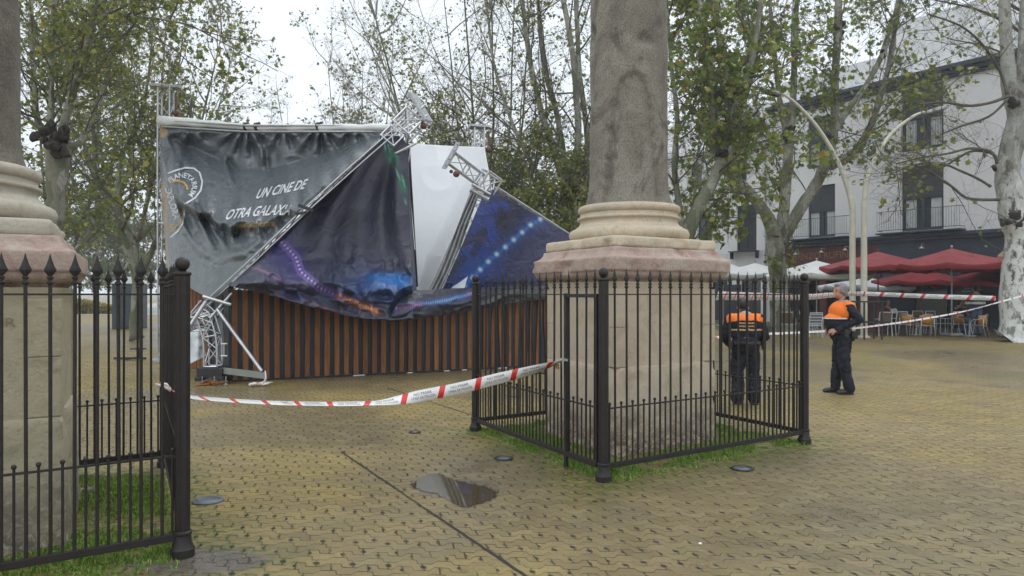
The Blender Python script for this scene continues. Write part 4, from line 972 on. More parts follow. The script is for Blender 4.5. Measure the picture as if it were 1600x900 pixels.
# cloth and film in the gap beside the bent tower
def cl_simple(name, T, B_, L, Rr, c, label, m='pvc', am=.1, seed=3):
    o, _ = cloth(name, T, B_, L, Rr, 40, 50, lambda x, y, s, t: am * np.sin(s * 9 + t * 3) + am * ridge(x, y, 1 / 14., seed), lambda x, y, s, t: rgb(x, c), M[m]); tag(o, label, 'fabric')
cl_simple('hanging_grey_film', [(318, 452, 14.9), (366, 440, 14.4)], [(326, 588, 14.3), (362, 584, 14.0)], [(318, 452, 14.9), (326, 588, 14.3)], [(366, 440, 14.4), (362, 584, 14.0)], (.10, .12, .125), 'dull grey sheet hanging behind the buckled foot of the bent tower', am=.08)
cl_simple('white_film', [(286, 525, 14.3), (312, 512, 14.3)], [(290, 572, 14.0), (322, 556, 14.0)], [(286, 525, 14.3), (290, 572, 14.0)], [(312, 512, 14.3), (322, 556, 14.0)], (.62, .66, .68), 'crumpled white sheet on the ground left of the bent tower', 'pvc_white', .06)
cl_simple('black_cloth', [(284, 530, 14.5), (322, 478, 14.6)], [(286, 545, 14.4), (320, 520, 14.3)], [(284, 530, 14.5), (286, 545, 14.4)], [(322, 478, 14.6), (320, 520, 14.3)], (.02, .024, .028), 'small black cloth hanging under the brace tube left of the bent tower', am=.04)
b = MB(); rs = random.Random(3); q = G(401, 604)
for i in range(9):
    a = Vector((rs.uniform(-.18, .1), rs.uniform(-.1, .1), rs.uniform(.01, .05))); b.tube([a, a + Vector((rs.uniform(.03, .12), rs.uniform(-.06, .06), rs.uniform(0, .03))), a + Vector((rs.uniform(.1, .2), rs.uniform(-.06, .06), .02))], [.018, .022, .006], 5)
b.tube([(.12, 0, .03), (.16, 0, .15), (.15, .0, .28)], [.03, .018, .01], 5)
tag(b.build('torn_tape_scrap', bpy.data.materials['tape_knot_plastic'], loc=q * (12.75 / q.y), smooth=2), 'crumpled scrap of white and red tape under the end of the outrigger beam', 'tape scrap')
b = MB()
for i in range(8):
    b.tube([(rs.uniform(-.3, .2), rs.uniform(-.1, .1), .01), (rs.uniform(-.2, .3), rs.uniform(-.1, .1), rs.uniform(.03, .14))], [.02, .008], 4)
tag(b.build('broken_wood', M['slat'], loc=G(332, 603)), 'orange splinters of wood on the ground by the black foot of the bent tower', 'debris')
# ---------------- buildings on the right
FA = Vector((22.7, 32.6, 0)); FD = Vector((-.588, .81, 0)).normalized(); FN = Vector((-FD.y, FD.x, 0))     # FN points to the square
if FN.y > 0: FN = -FN
frz = math.atan2(FD.y, FD.x)
def ft(px):
    r = (px - 800) / FL; return (FA.x - FA.y * r) / (FD.y * r - FD.x)
def fz(px, py): t = ft(px); return 1.6 + (460 - py) / FL * (FA.y + FD.y * t)
# in the building frame: x along FD from FA, y = -into the square is FN ; build with local x = along, y = depth (into building)
def facade(b, x0, x1, z0, z1, holes, y=0):
    """wall sheet with rectangular openings (x0,x1,z0,z1) as quads"""
    X = sorted({x0, x1, *[h[0] for h in holes], *[h[1] for h in holes]}); Z = sorted({z0, z1, *[h[2] for h in holes], *[h[3] for h in holes]})
    for a, c in zip(X, X[1:]):
        for e, f in zip(Z, Z[1:]):
            mx_, mz = (a + c) / 2, (e + f) / 2
            if any(h[0] < mx_ < h[1] and h[2] < mz < h[3] for h in holes): continue
            b.add([(a, y, e), (c, y, e), (c, y, f), (a, y, f)], [(0, 1, 2, 3)])
    for h in holes:
        a, c, e, f = h; r = .22
        b.add([(a, y, e), (a, y, f), (a, y - r, f), (a, y - r, e)], [(0, 1, 2, 3)]); b.add([(c, y, e), (c, y, f), (c, y - r, f), (c, y - r, e)], [(0, 1, 2, 3)])
        b.add([(a, y, f), (c, y, f), (c, y - r, f), (a, y - r, f)], [(0, 1, 2, 3)]); b.add([(a, y, e), (c, y, e), (c, y - r, e), (a, y - r, e)], [(0, 1, 2, 3)])
# local +y should be outward (to the square); find sign
def bld(name, label): 
    o = empty(name, FA, frz, label, 'building'); return o
out_sign = 1 if (Matrix.Rotation(frz, 3, 'Z') @ Vector((0, 1, 0))).dot(FN) > 0 else -1
M['render_w'] = None
k = NT('white_render'); c = k.ramp(k.noise(.5, 5, .6), [(.3, (.68, .69, .70)), (.7, (.76, .77, .78))]); c = k.mix(k.ramp(k.noise(1.2, 6, .7, sc3=(2.5, 2.5, .5)), [(.56, 0.), (.78, .35)]), c, (.42, .42, .40))
k.base(c); k.rough(.9); k.bump(k.noise(25, 4), .2, .01); M['render_w'] = k.m
# local y outward = out_sign ; everything below uses yo() to place outward offsets
def yo(v): return v * out_sign
main = bld('white_town_building', 'long white building with navy cornice, tall shuttered windows and restaurants below on the right')
wins = [(3.38, 5.37, 8.72, 11.85), (3.38, 5.37, 4.75, 7.95), (8.9, 10.5, 8.6, 11.4), (8.9, 10.5, 4.75, 7.6), (-2.4, -.4, 8.72, 11.85), (-2.4, -.4, 4.75, 7.95), (-8, -6, 8.7, 11.8), (-8, -6, 4.75, 7.95)]
ZT = 12.25
b = MB(); facade(b, -14, 12.9, 4.45, ZT, wins, 0); 
if out_sign < 0: b.v = [(x, -y if abs(y) > 1e-6 else 0, z) for x, y, z in b.v]
b.build('front_wall', M['render_w'], main)
b = MB(); b.box((-.55, yo(-6), 8.35), (26.9, .2, 7.8)); b.box((12.8, yo(-3.1), 8.35), (.2, 5.8, 7.8)); b.box((-.55, yo(-3), ZT + .1), (26.9, 6, .2)); b.build('rear_wall', M['render_w'], main)
b = MB(); b.box((-.55, yo(.16), ZT + .12), (27.1, .5, .22)); b.box((-.55, yo(.10), ZT - .10), (27.0, .34, .2)); b.box((-.55, yo(.05), ZT - .28), (26.95, .22, .14)); b.build('cornice', M['navy_trim'], main, bevel=.02)
b = MB(); b.box((-.55, yo(-1.2), ZT + 1.05), (26.9, .25, 1.7)); b.build('parapet', M['render_w'], main)
b = MB(); b.box((4.2, yo(-3.4), ZT + 1.9), (6.2, 3, 3.6)); b.build('roof_room', M['render_w'], main)
b = MB(); b.box((-.55, yo(.14), 4.48), (27, .42, .18)); b.box((-.55, yo(.08), 4.32), (26.95, .28, .16)); b.build('ledge', M['navy_trim'], main, bevel=.02)
for i, (x0, x1, z0, z1) in enumerate(wins):
    xm = (x0 + x1) / 2; wv = x1 - x0; hv = z1 - z0
    b = MB(); fr = .09
    for xx in (x0 + fr / 2, x1 - fr / 2): b.box((xx, yo(-.16), (z0 + z1) / 2), (fr, .09, hv - .01))
    b.box((xm, yo(-.16), z1 - .05), (wv - .02, .09, .09)); b.box((xm, yo(-.16), z0 + .05), (wv - .02, .09, .09)); b.box((xm, yo(-.16), (z0 + z0 + hv * .5) / 2), (.16, .085, hv * .5)); b.box((xm, yo(-.15), z0 + hv * .5), (wv - .03, .10, .09))
    fo = b.build('window', M['navy_trim'], main)
    b = MB(); b.box((xm, yo(-.19), z0 + hv * .27), (wv - .05, .02, hv * .5)); b.build('pane', M['glass'], fo)
    for sx_ in (-1, 1):
        n = 14; b = MB()
        for j in range(n): b.box((xm + sx_ * (wv * .30) + (j - n / 2) * .035, yo(-.168 + .01 * (j % 2)), z0 + hv * .27), (.034, .014, hv * .44))
        b.build('curtain', M['curtain'], fo)
    b = MB(); n = 26; sh0, sh1 = z0 + hv * .5, z1 - .02
    for j in range(n): b.box((xm, yo(-.10 + .004 * (j % 2)), sh0 + (sh1 - sh0) * (j + .5) / n), (wv - .06, .03, (sh1 - sh0) / n * .92))
    b.build('roller_shutter', M['shutter'], fo)
    # balcony or juliet railing
    if z0 < 6: bw, dpt, hh = wv + 1.9, .55, 1.0
    else: bw, dpt, hh = wv, .03, 1.35
    b = MB()
    for z in (z0 + .06, z0 + hh): b.tube([(xm - bw / 2, yo(dpt), z), (xm + bw / 2, yo(dpt), z)], .016, 6)
    n = int(bw / .115)
    for j in range(n + 1): b.tube([(xm - bw / 2 + bw * j / n, yo(dpt), z0 + .05), (xm - bw / 2 + bw * j / n, yo(dpt), z0 + hh)], .008, 5)
    if z0 < 6:
        for s_ in (-1, 1):
            for z in (z0 + .06, z0 + hh): b.tube([(xm + s_ * bw / 2, yo(dpt), z), (xm + s_ * bw / 2, 0, z)], .016, 6)
        b.box((xm, yo(dpt / 2 + .02), z0 - .10), (bw + .1, dpt + .1, .07))
    b.build('balcony_railing', M['navy_trim'], main)
# ground floor shopfronts: maroon restaurant, navy front, stone front with beige awning
b = MB()
def gf(b, x0, x1, z0, z1, y=-.02, d=.12): b.box(((x0 + x1) / 2, yo(y), (z0 + z1) / 2), (x1 - x0, d, z1 - z0))
gf(b, 6.6, 12.9, 3.05, 4.23); gf(b, 6.6, 7.0, 0, 3.05); gf(b, 9.4, 9.8, 0, 3.05); gf(b, 12.5, 12.9, 0, 3.05); gf(b, 7, 7.6, 0, 3.0, -.05)
rf = b.build('maroon_shopfront', M['maroon'], main)
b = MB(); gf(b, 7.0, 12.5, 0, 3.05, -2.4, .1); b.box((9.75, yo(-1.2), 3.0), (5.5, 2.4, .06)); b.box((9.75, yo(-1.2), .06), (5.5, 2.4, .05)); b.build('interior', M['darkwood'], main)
tv, tf = text_mesh('LORENZO RUFINO', .52); b = MB()
b.add([(9.9 - x * 1.0 * (1 if out_sign > 0 else 1), yo(.048), 3.72 + y) for x, y in tv], tf)
b.build('sign_lettering', M['gold'], rf)
b = MB(); gf(b, .3, 6.6, 3.0, 4.23, -.03); gf(b, .3, 6.6, 0, 3.0, -.10); gf(b, 2.9, 3.1, 0, 3.0, .0); gf(b, 4.7, 4.85, 0, 3.0, .0); gf(b, 6.4, 6.6, 0, 3.0, .0)
b.build('navy_shopfront', M['navy_trim'], main)
b = MB(); gf(b, 1.4, 2.8, .1, 2.9, -.02); gf(b, 3.2, 4.6, .3, 2.9, -.02); b.build('shop_pane', M['glass'], main)
sg = mat('blue_notice', (.03, .22, .42), .4, 0, .1); b = MB(); b.box((5.45, yo(.0), 2.25), (.75, .04, .34)); no = b.build('blue_notice', sg, main)
b = MB(); b.box((5.45, yo(.025), 2.13), (.6, .01, .03)); b.box((5.45, yo(.025), 2.38), (.68, .01, .015)); b.build('notice_line', M['paper'], no)
rs = random.Random(2); b = MB()
for i in range(9): b.box((2.05 + rs.uniform(-.35, .35), yo(.045), 1.75 + i * .07), (rs.uniform(.12, .4), .004, .022))
b.build('window_lettering', M['curtain'], main)
M['brickfront'] = mat('ochre_shopfront', (.20, .115, .065), .8, 0, .25, 3, .4, 18)
b = MB(); gf(b, -14, .3, 0, 4.23, -.06); b.build('ochre_shopfront', M['brickfront'], main)
b = MB(); gf(b, -1.8, -.6, .05, 2.3, .02); gf(b, -6, -3.6, .6, 2.4, .02); b.build('dark_opening', M['darkwood'], main)
b = MB(); gf(b, -2.6, .1, 2.55, 2.95, .03); b.build('signboard', mat('pale_signboard', (.42, .36, .22), .6), main)
b = MB()
for x in (-.4, -1.3): b.lathe([(.16, 0), (.16, .03)], (x, 0, 0), 16)
b.v = [(x, yo(.10 + z), 2.75 + y) for x, y, z in b.v]; b.build('round_emblem', M['darkwood'], main)
b = MB(); b.add([(.2, yo(.05), 4.12), (-5.2, yo(.05), 4.12), (-5.2, yo(1.7), 3.25), (.45, yo(1.7), 3.25), (.45, yo(1.7), 3.0), (-5.2, yo(1.7), 3.0)], [(0, 1, 2, 3), (3, 2, 5, 4)]); aw_ = b.build('awning', M['beige'], main)
sm = aw_.modifiers.new('s', 'SOLIDIFY'); sm.thickness = .02
b = MB(); b.tube([(.2, yo(.08), 4.15), (-5.2, yo(.08), 4.15)], .06, 8); b.build('awning_roller', M['curtain'], main)
b = MB(); 
for i, (x, z) in enumerate(((10.7, 2.55), (10.2, 2.6), (8.4, 2.55), (7.9, 2.5), (11.6, 2.5))): b.ball((x, yo(-1.0), z), .05, 5)
lampm = NT('warm_bulb'); lampm.b.inputs['Emission Color'].default_value = (1, .55, .2, 1); lampm.b.inputs['Emission Strength'].default_value = 6; b.build('hanging_bulbs', lampm.m, main)
for x, z in ((9.45, 3.95), (11.0, 3.9), (8.1, 4.0), (4.2, 3.9)):
    b = MB(); b.tube([(x, yo(.06), z + .12), (x, yo(.4), z + .16), (x, yo(.42), z)], .012, 6); b.lathe([(.03, .06), (.12, -.04), (.11, -.05)], (x, yo(.42), z - .02), 12); b.build('swan_neck_lamp', M['curtain'], main)
# lower white building to the left
sec = bld('white_corner_house', 'lower white house with dark narrow windows left of the long building behind the plane trees')
wins2 = [(13.9, 15.3, 4.25, 7.0), (17.2, 18.3, 4.9, 6.7), (14.6, 15.5, 8.5, 10.2), (18.0, 18.9, 8.4, 10.0), (21.4, 22.3, 4.9, 6.7), (13.6, 15.0, .0, 2.9)]
b = MB(); facade(b, 12.92, 30, 0, 11.0, wins2, -.05)
if out_sign < 0: b.v = [(x, -y, z) for x, y, z in b.v]
b.build('front_wall', M['render_w'], sec)
b = MB(); b.box((21.4, yo(-6), 5.5), (17, .2, 11)); b.box((30, yo(-3), 5.5), (.2, 6, 11)); b.box((21.4, yo(-3), 11), (17, 6, .15)); b.build('rear_wall', M['render_w'], sec)
b = MB(); b.box((21.4, yo(.1), 10.7), (17, .34, .16)); b.box((21.4, yo(.04), 10.5), (17, .2, .12)); b.box((21.4, yo(-1.8), 12.2), (17, .2, 2.4)); b.build('cornice', M['render_w'], sec, bevel=.02)
b = MB(); b.box((14.2, yo(.12), 11.75), (1.8, .4, .5)); b.build('roof_box', M['navy_trim'], sec)
for i, (x0, x1, z0, z1) in enumerate(wins2):
    xm = (x0 + x1) / 2; b = MB(); b.box((xm, yo(-.2), (z0 + z1) / 2), (x1 - x0 - .02, .05, z1 - z0 - .02)); fo = b.build('window', M['glass'], sec)
    b = MB()
    for xx in (x0 + .05, xm, x1 - .05): b.box((xx, yo(-.15), (z0 + z1) / 2), (.07, .05, z1 - z0 - .04))
    b.build('frame', M['navy_dark'], fo)
    b = MB(); n = int((z1 - z0) / .09)
    if i < 1:
        for j in range(n): b.box((xm, yo(-.11), z0 + .05 + j * .09), (x1 - x0 - .08, .02, .05))
        b.box((xm, yo(.25), z0 - .06), (x1 - x0 + .5, .5, .06))
        for s_ in (-1, 1): b.box((xm + s_ * .9, yo(.18), z0 - .3), (.05, .3, .4))
        b.build('louvred_shutter', M['navy_dark'], fo)
    elif z0 > 1:
        for j in range(12): b.tube([(x0 - .1 + (x1 - x0 + .2) * j / 11, yo(.18), z0), (x0 - .1 + (x1 - x0 + .2) * j / 11, yo(.18), z0 + .8)], .01, 5)
        b.tube([(x0 - .1, yo(.18), z0 + .8), (x1 + .1, yo(.18), z0 + .8)], .015, 6); b.build('railing', M['navy_dark'], fo)
b = MB(); b.box((20, yo(.0), 1.1), (10, .1, 2.2)); b.box((16.6, yo(.02), 1.3), (1.2, .1, 2.4)); b.build('dark_plinth', M['navy_dark'], sec)
b = MB(); b.tube([(12.9, yo(.06), 4.2), (16, yo(.05), 4.05), (20, yo(.05), 4.1), (26, yo(.05), 4.0)], .015, 5); b.tube([(13.2, yo(.06), 10.5), (13.2, yo(.06), .1)], .05, 8); b.build('wall_cable', M['galv'], sec)
# far brick gable glimpsed left of the house
fb = empty('distant_brick_house', (12.2, 60, 0), .3, 'distant house with brick red wall and blue board seen between shaft and plane tree', 'building')
b = MB(); b.box((0, 0, 6), (7, 6, 12)); b.build('wall', mat('brick_red_wall', (.25, .11, .08), .9, 0, .2, 1), fb)
b = MB(); b.box((.6, -3.05, 13.2), (2.2, .1, 2.6)); b.build('board', mat('blue_board', (.02, .10, .35), .5), fb)

# ---------------- street furniture by the cafe
def lamp_post(base, pts, label, flip):
    o = empty('street_lamp', base, 0, label, 'street lamp', 'curved lamp posts'); b = MB()
    b.lathe([(.20, 0), (.20, .05), (.13, .08)], (0, 0, 0), 16); b.tube([(0, 0, 0), (0, 0, 5)], [.125, .105], 14); b.build('pole', M['steel_pale'], o, smooth=True)
    q = catmull([Vector(p) - base for p in pts], 8); b = MB(); b.tube(q, [.10 - .055 * i / (len(q) - 1) for i in range(len(q))], 10); b.build('arm', M['steel_pale'], o, smooth=2)
    e = q[-1]; d = (q[-1] - q[-3]).normalized(); s = -1 if d.x < 0 else 1
    b = MB(); b.lathe([(.01, -.10), (.12, -.09), (.19, -.05), (.21, 0), (.18, .05), (.10, .09), (.01, .10)], (0, 0, 0), 16, 0, 2.3, .8)
    b.v = [(e.x + s * .42 + v[0], e.y + v[1], e.z + .06 - s * v[0] * .0 + v[2] + v[0] * s * (.28)) for v in b.v]; b.build('lamp_head', M['galv'], o, smooth=2)
    b = MB(); b.lathe([(.01, -.03), (.12, -.02), (.16, 0), (.01, .01)], (0, 0, 0), 16, 0, 2.1, .8); b.v = [(e.x + s * .45 + v[0], e.y + v[1], e.z - .03 + v[2] + v[0] * s * .28) for v in b.v]; b.build('lamp_glass', M['shutter'], o, smooth=2)
b1 = P(1332, 521, 27.6); b1.z = 0; b2_ = P(1350, 522, 27.3); b2_.z = 0
lamp_post(b1, [P(1332, 330, 27.6), P(1326, 300, 27.6), P(1308, 250, 27.5), P(1278, 200, 27.3), P(1245, 163, 27.1), P(1222, 146, 26.9)], 'pale curved street lamp arching left over the officer', -1)
lamp_post(b2_, [P(1350, 330, 27.3), P(1353, 290, 27.3), P(1366, 250, 27.3), P(1392, 210, 27.4), P(1425, 183, 27.5), P(1444, 175, 27.6)], 'pale curved street lamp arching right towards the shuttered window', 1)
def parasol(px, ptop, pedge, d, r, cm, label, rot=.4, sides=8, pole='galv', tilt=0, group='cafe parasols'):
    base = P(px, 460, d); base.z = 0; o = empty('parasol', base, rot, label, 'parasol', group)
    zt = 1.6 + (460 - ptop) / FL * d; ze = 1.6 + (460 - pedge) / FL * d; n = sides * 6; vs = [(0, 0, zt)]; fs = []; rings = 7
    def rad(a, f): 
        q = (a / (2 * math.pi / sides)) % 1; e = math.cos(math.pi / sides) / math.cos((q - .5) * 2 * math.pi / sides); return r * f * e
    for i in range(1, rings + 1):
        f = i / rings
        for j in range(n):
            a = 2 * math.pi * j / n; q = (a / (2 * math.pi / sides)) % 1; sag = .10 * math.sin(math.pi * q) * f
            vs.append((rad(a, f) * math.cos(a), rad(a, f) * math.sin(a), zt + (ze - zt) * f ** .9 - sag + tilt * math.cos(a) * f))
    b = MB(); fs += [(0, 1 + j, 1 + (j + 1) % n) for j in range(n)]
    for i in range(rings - 1):
        for j in range(n): x, y = 1 + i * n + j, 1 + i * n + (j + 1) % n; fs.append((x, x + n, y + n, y))
    k0 = len(vs)
    for j in range(n):
        a = 2 * math.pi * j / n; x, y, z = vs[1 + (rings - 1) * n + j]; vs.append((x * 1.01, y * 1.01, z - .20 - .03 * math.sin(j * 1.3)))
    for j in range(n): x, y = 1 + (rings - 1) * n + j, 1 + (rings - 1) * n + (j + 1) % n; fs.append((x, k0 + j, k0 + (j + 1) % n, y))
    c = b.add(vs, fs).build('canopy', M[cm], o, smooth=True); sm = c.modifiers.new('s', 'SOLIDIFY'); sm.thickness = .008
    b = MB(); b.tube([(0, 0, .02), (0, 0, zt + .05)], .028, 8); b.ball((0, 0, zt + .07), .05, 5); b.box((0, 0, .04), (.55, .55, .08)); b.build('pole', M[pole], o, smooth=True)
    b = MB()
    for i in range(sides):
        a = 2 * math.pi * i / sides; b.tube([(0, 0, zt - .05), (rad(a, .97) * math.cos(a), rad(a, .97) * math.sin(a), ze - .03 + tilt * math.cos(a))], .012, 5)
        b.tube([(0, 0, zt - .75), (rad(a, .5) * math.cos(a), rad(a, .5) * math.sin(a), zt + (ze - zt) * .54 - .02 + tilt * math.cos(a) * .5)], .010, 5)
    b.build('ribs', M[pole], o)
M['redpole'] = mat('red_pole', (.20, .02, .02), .4)
parasol(1487, 388, 413, 29, 2.35, 'red', 'largest red parasol in front of the navy shopfront, nearest the whitewashed trunk', .2)
parasol(1372, 393, 416, 31, 2.3, 'red', 'red parasol just right of the two pale lamp posts', .5, pole='redpole')
parasol(1590, 396, 414, 31.5, 2.3, 'red', 'red parasol partly hidden behind the whitewashed trunk', .1, pole='redpole')
parasol(1440, 421, 438, 34.5, 2.2, 'red', 'lower red parasol in the shade under the larger ones', .6, pole='redpole')
parasol(1530, 423, 440, 34, 2.0, 'red', 'small red parasol deep behind the striped shirt', .3, pole='redpole')
parasol(1276, 407, 428, 33, 2.3, 'white_canvas', 'white parasol in front of the maroon restaurant right of the tree trunk', .3, 8)
parasol(1180, 411, 428, 36, 2.2, 'white_canvas', 'white parasol left of the tree trunk behind the railing', .7, 8)
parasol(1130, 408, 430, 37, 2.0, 'white_canvas', 'white parasol half hidden by the pink stone cornice', .2, 8)
parasol(1352, 433, 446, 36, 2.2, 'white_canvas', 'low white parasol behind the two lamp posts', .2, 8)
# chairs
def bistro_chair():
    o = empty('cafe_chair', (0, 0, 0)); b = MB()
    for s in (-1, 1):
        b.tube(catmull([Vector(p) for p in ((s*.27, -.27, 0), (s*.25, -.20, .42), (s*.26, -.14, .64), (s*.27, .05, .68), (s*.22, .22, .74), (s*.14, .27, .84), (0, .29, .86))], 4), .014, 6)
        b.tube([(s*.25, .30, 0), (s*.22, .20, .45), (s*.22, .22, .70)], .014, 6)
    b.tube([(-.23, -.2, .42), (.23, -.2, .42)], .012, 6); b.tube([(-.22, .2, .43), (.22, .2, .43)], .012, 6); b.build('frame', M['alu'], o, smooth=2)
    b = MB(); n = 12; vs = []
    for i in range(n + 1):
        a = math.pi * (i / n); 
        for z, rr in ((.50, .21), (.66, .235), (.83, .23)): vs.append((-math.cos(a) * rr, .05 + math.sin(a) * rr * .95, z))
    fs = [(i * 3 + j, i * 3 + j + 1, i * 3 + j + 4, i * 3 + j + 3) for i in range(n) for j in range(2)]
    bk = b.add(vs, fs).build('backrest', M['rattan'], o, smooth=2); bk.modifiers.new('s', 'SOLIDIFY').thickness = .015
    b = MB(); b.lathe([(.22, .445), (.235, .455), (.22, .470)], (0, 0, 0), 20); b.build('seat', M['rattan'], o, smooth=True); return o
def mesh_chair(m='brown_mesh'):
    o = empty('cafe_chair', (0, 0, 0)); b = MB()
    for s in (-1, 1):
        b.tube([(s*.24, .26, 0), (s*.23, .20, .44), (s*.22, .30, .92)], .016, 6); b.tube([(s*.24, -.24, 0), (s*.24, -.22, .64), (s*.24, .22, .66)], .016, 6); b.tube([(s*.24, -.22, .44), (s*.24, .2, .44)], .014, 6)
    b.tube([(-.22, .30, .92), (.22, .30, .92)], .016, 6); b.tube([(-.24, -.22, .44), (.24, -.22, .44)], .014, 6); b.tube([(-.24, .2, .44), (.24, .2, .44)], .014, 6); b.build('frame', M['curtain'], o, smooth=True)
    b = MB(); b.box((0, .255, .69), (.42, .012, .40), M=Matrix.Rotation(.2 * -1, 3, 'X')); b.build('backrest', M[m], o); b = MB(); b.box((0, -.01, .45), (.44, .42, .015)); b.build('seat', M[m], o); return o
def put(o, px, d, rz, label, grp='cafe chairs'):
    o.location = Vector(((px - 800) / FL * d, d, 0)); o.rotation_euler = (0, 0, rz); o['label'] = label; o['category'] = 'chair'; o['group'] = grp
c1 = bistro_chair(); put(c1, 1446, 27.6, 3.0, 'orange rattan bistro chair left of the parasol pole, its back to the square')
for px, d, rz, lb in ((1420, 28.3, 2.0, 'orange rattan bistro chair turned sideways, second from the white framed chair'), (1529, 27.3, 3.9, 'orange rattan bistro chair beside the whitewashed trunk'), (1503, 28.6, .6, 'orange rattan bistro chair in front of the man in the striped shirt')):
    put(copy_tree(c1), px, d, rz, lb)
c2 = mesh_chair(); put(c2, 1380, 28.4, 3.0, 'white framed chair with brown mesh back, right of the pale lamp posts')
for px, d, rz, lb in ((1402, 29.0, 3.3, 'white framed chair with open back behind the sideways rattan chair'), (1441, 29.8, .1, 'white framed chair in the second row behind the rattan chair'), (1462, 29.6, .2, 'white framed chair just left of the parasol pole in the second row'), (1484, 29.3, 3.6, 'white framed chair right behind the parasol pole')):
    put(copy_tree(c2), px, d, rz, lb)
c3 = mesh_chair('curtain'); put(c3, 1271, 27.5, 3.1, 'chair with a striped back between the railing post and the officer', 'chairs at the maroon restaurant')
bk = [c for c in children(c3) if c.name.startswith('backrest')][0]
k = NT('striped_weave'); s_ = k.n('ShaderNodeSeparateXYZ'); k.l(k.tc(), s_.inputs[0]); k.base(k.mix(k.math('GREATER_THAN', k.math('FRACT', k.math('MULTIPLY', s_.outputs[2], 9.0)), .5), (.05, .06, .08), (.45, .47, .5))); bk.data.materials[0] = k.m
for px, d, rz, lb in ((1232, 28.5, 2.6, 'pale metal chair at the foot of the forked plane tree'), (1300, 30.5, 3.4, 'dark chair behind the standing officer'), (1262, 31, 1.0, 'chair turned to a table under the white parasol')):
    put(copy_tree(c2), px, d, rz, lb, 'chairs at the maroon restaurant')
def table(px, d, label, m='galv', top='darkwood', h=.74, r=.36):
    p = Vector(((px - 800) / FL * d, d, 0)); o = empty('cafe_table', p, 0, label, 'table'); b = MB(); b.lathe([(r, h - .03), (r, h)], (0, 0, 0), 24); b.build('tabletop', M[top], o)
    b = MB(); b.tube([(0, 0, .02), (0, 0, h - .03)], .03, 8); b.lathe([(.24, 0), (.22, .025), (.03, .04)], (0, 0, 0), 16); b.build('pedestal', M[m], o, smooth=True)
table(1432, 29.0, 'round cafe table between the two orange rattan chairs'); table(1515, 28.2, 'round cafe table in front of the man in the striped shirt'); table(1285, 29.5, 'round cafe table behind the railing post beside the officer')
# tall black standing table by the lamp posts
p = Vector(((1358 - 800) / FL * 26.2, 26.2, 0)); o = empty('standing_table', p, .1, 'tall black metal frame with rail beside the pale lamp posts', 'standing table'); b = MB()
b.box((0, 0, 1.34), (1.0, .6, .05)); b.build('tabletop', M['black'], o, bevel=.008); b = MB()
for sx_, sy in ((-1, -1), (1, -1), (1, 1), (-1, 1)): b.box((sx_ * .33, sy * .24, .655), (.05, .05, 1.31))
b.build('legs', M['black'], o); b = MB(); b.box((0, -.27, .62), (1.2, .04, .05)); b.box((0, .27, .62), (1.2, .04, .05)); b.build('foot_rail', M['black'], o)
# cafe tapes
tape('barrier_tape', [(P(1120, 462, 12.6), 20), (P(1258, 464, 20), 5), (P(1300, 461, 23), 0), (P(1350, 459, 27.1), 0), (P(1450, 463, 26.0), 0), (P(1556, 466, 25), 4)], .16, .70, 'upper red and white tape stretched from the lamp posts to the whitewashed trunk', True, 12, phase=.3)
tape('barrier_tape', [(P(1120, 528, 14), -50), (P(1200, 522, 16), -58), (P(1300, 517, 20), -50), (P(1345, 512, 24), -58), (P(1420, 502, 25.5), -52), (P(1500, 488, 25.5), -58), (P(1562, 472, 24.4), -54), (P(1640, 450, 24.0), -58)], .085, .30, 'lower twisted red and white tape sloping up to the whitewashed trunk', False, 14)
# ---------------- far left: portable cabin and objects on the square
p = G(203, 513); o = empty('portable_cabin', p, .08, 'dark grey portable cabin with pale roof standing on the square behind the left railing', 'cabin')
cm = mat('cabin_grey', (.06, .075, .085), .5, 0, .15, 2)
b = MB(); b.box((0, 0, 1.05), (1.15, 1.15, 2.1)); b.build('body', cm, o, bevel=.03)
b = MB(); b.box((0, -.585, 1.0), (.86, .03, 1.85)); b.build('door', mat('cabin_door', (.05, .065, .075), .5), o, bevel=.01)
b = MB()
for z in (.45, .9, 1.35): b.box((0, -.61, z), (.7, .015, .03))
b.build('door_ribs', cm, o)
b = MB(); vs = [(-.62, -.62, 2.1), (.62, -.62, 2.1), (.62, .62, 2.1), (-.62, .62, 2.1), (-.35, -.35, 2.42), (.35, -.35, 2.42), (.35, .35, 2.42), (-.35, .35, 2.42)]
b.add(vs, [(0,3,2,1),(4,5,6,7),(0,1,5,4),(1,2,6,5),(2,3,7,6),(3,0,4,7)]); b.build('roof', M['white_canvas'], o, bevel=.03)
p = G(203, 563); o = empty('fallen_barrier_foot', p, 0, 'low black metal stand lying on the square beyond the left railing', 'stand'); b = MB()
b.box((0, 0, .05), (.75, .10, .05)); b.box((.2, .0, .16), (.06, .06, .22)); b.box((.2, 0, .28), (.34, .12, .03)); b.build('frame', M['black'], o)
b = MB(); b.box((-.1, .2, .03), (.05, .5, .04)); b.build('crossbar', M['black'], o)
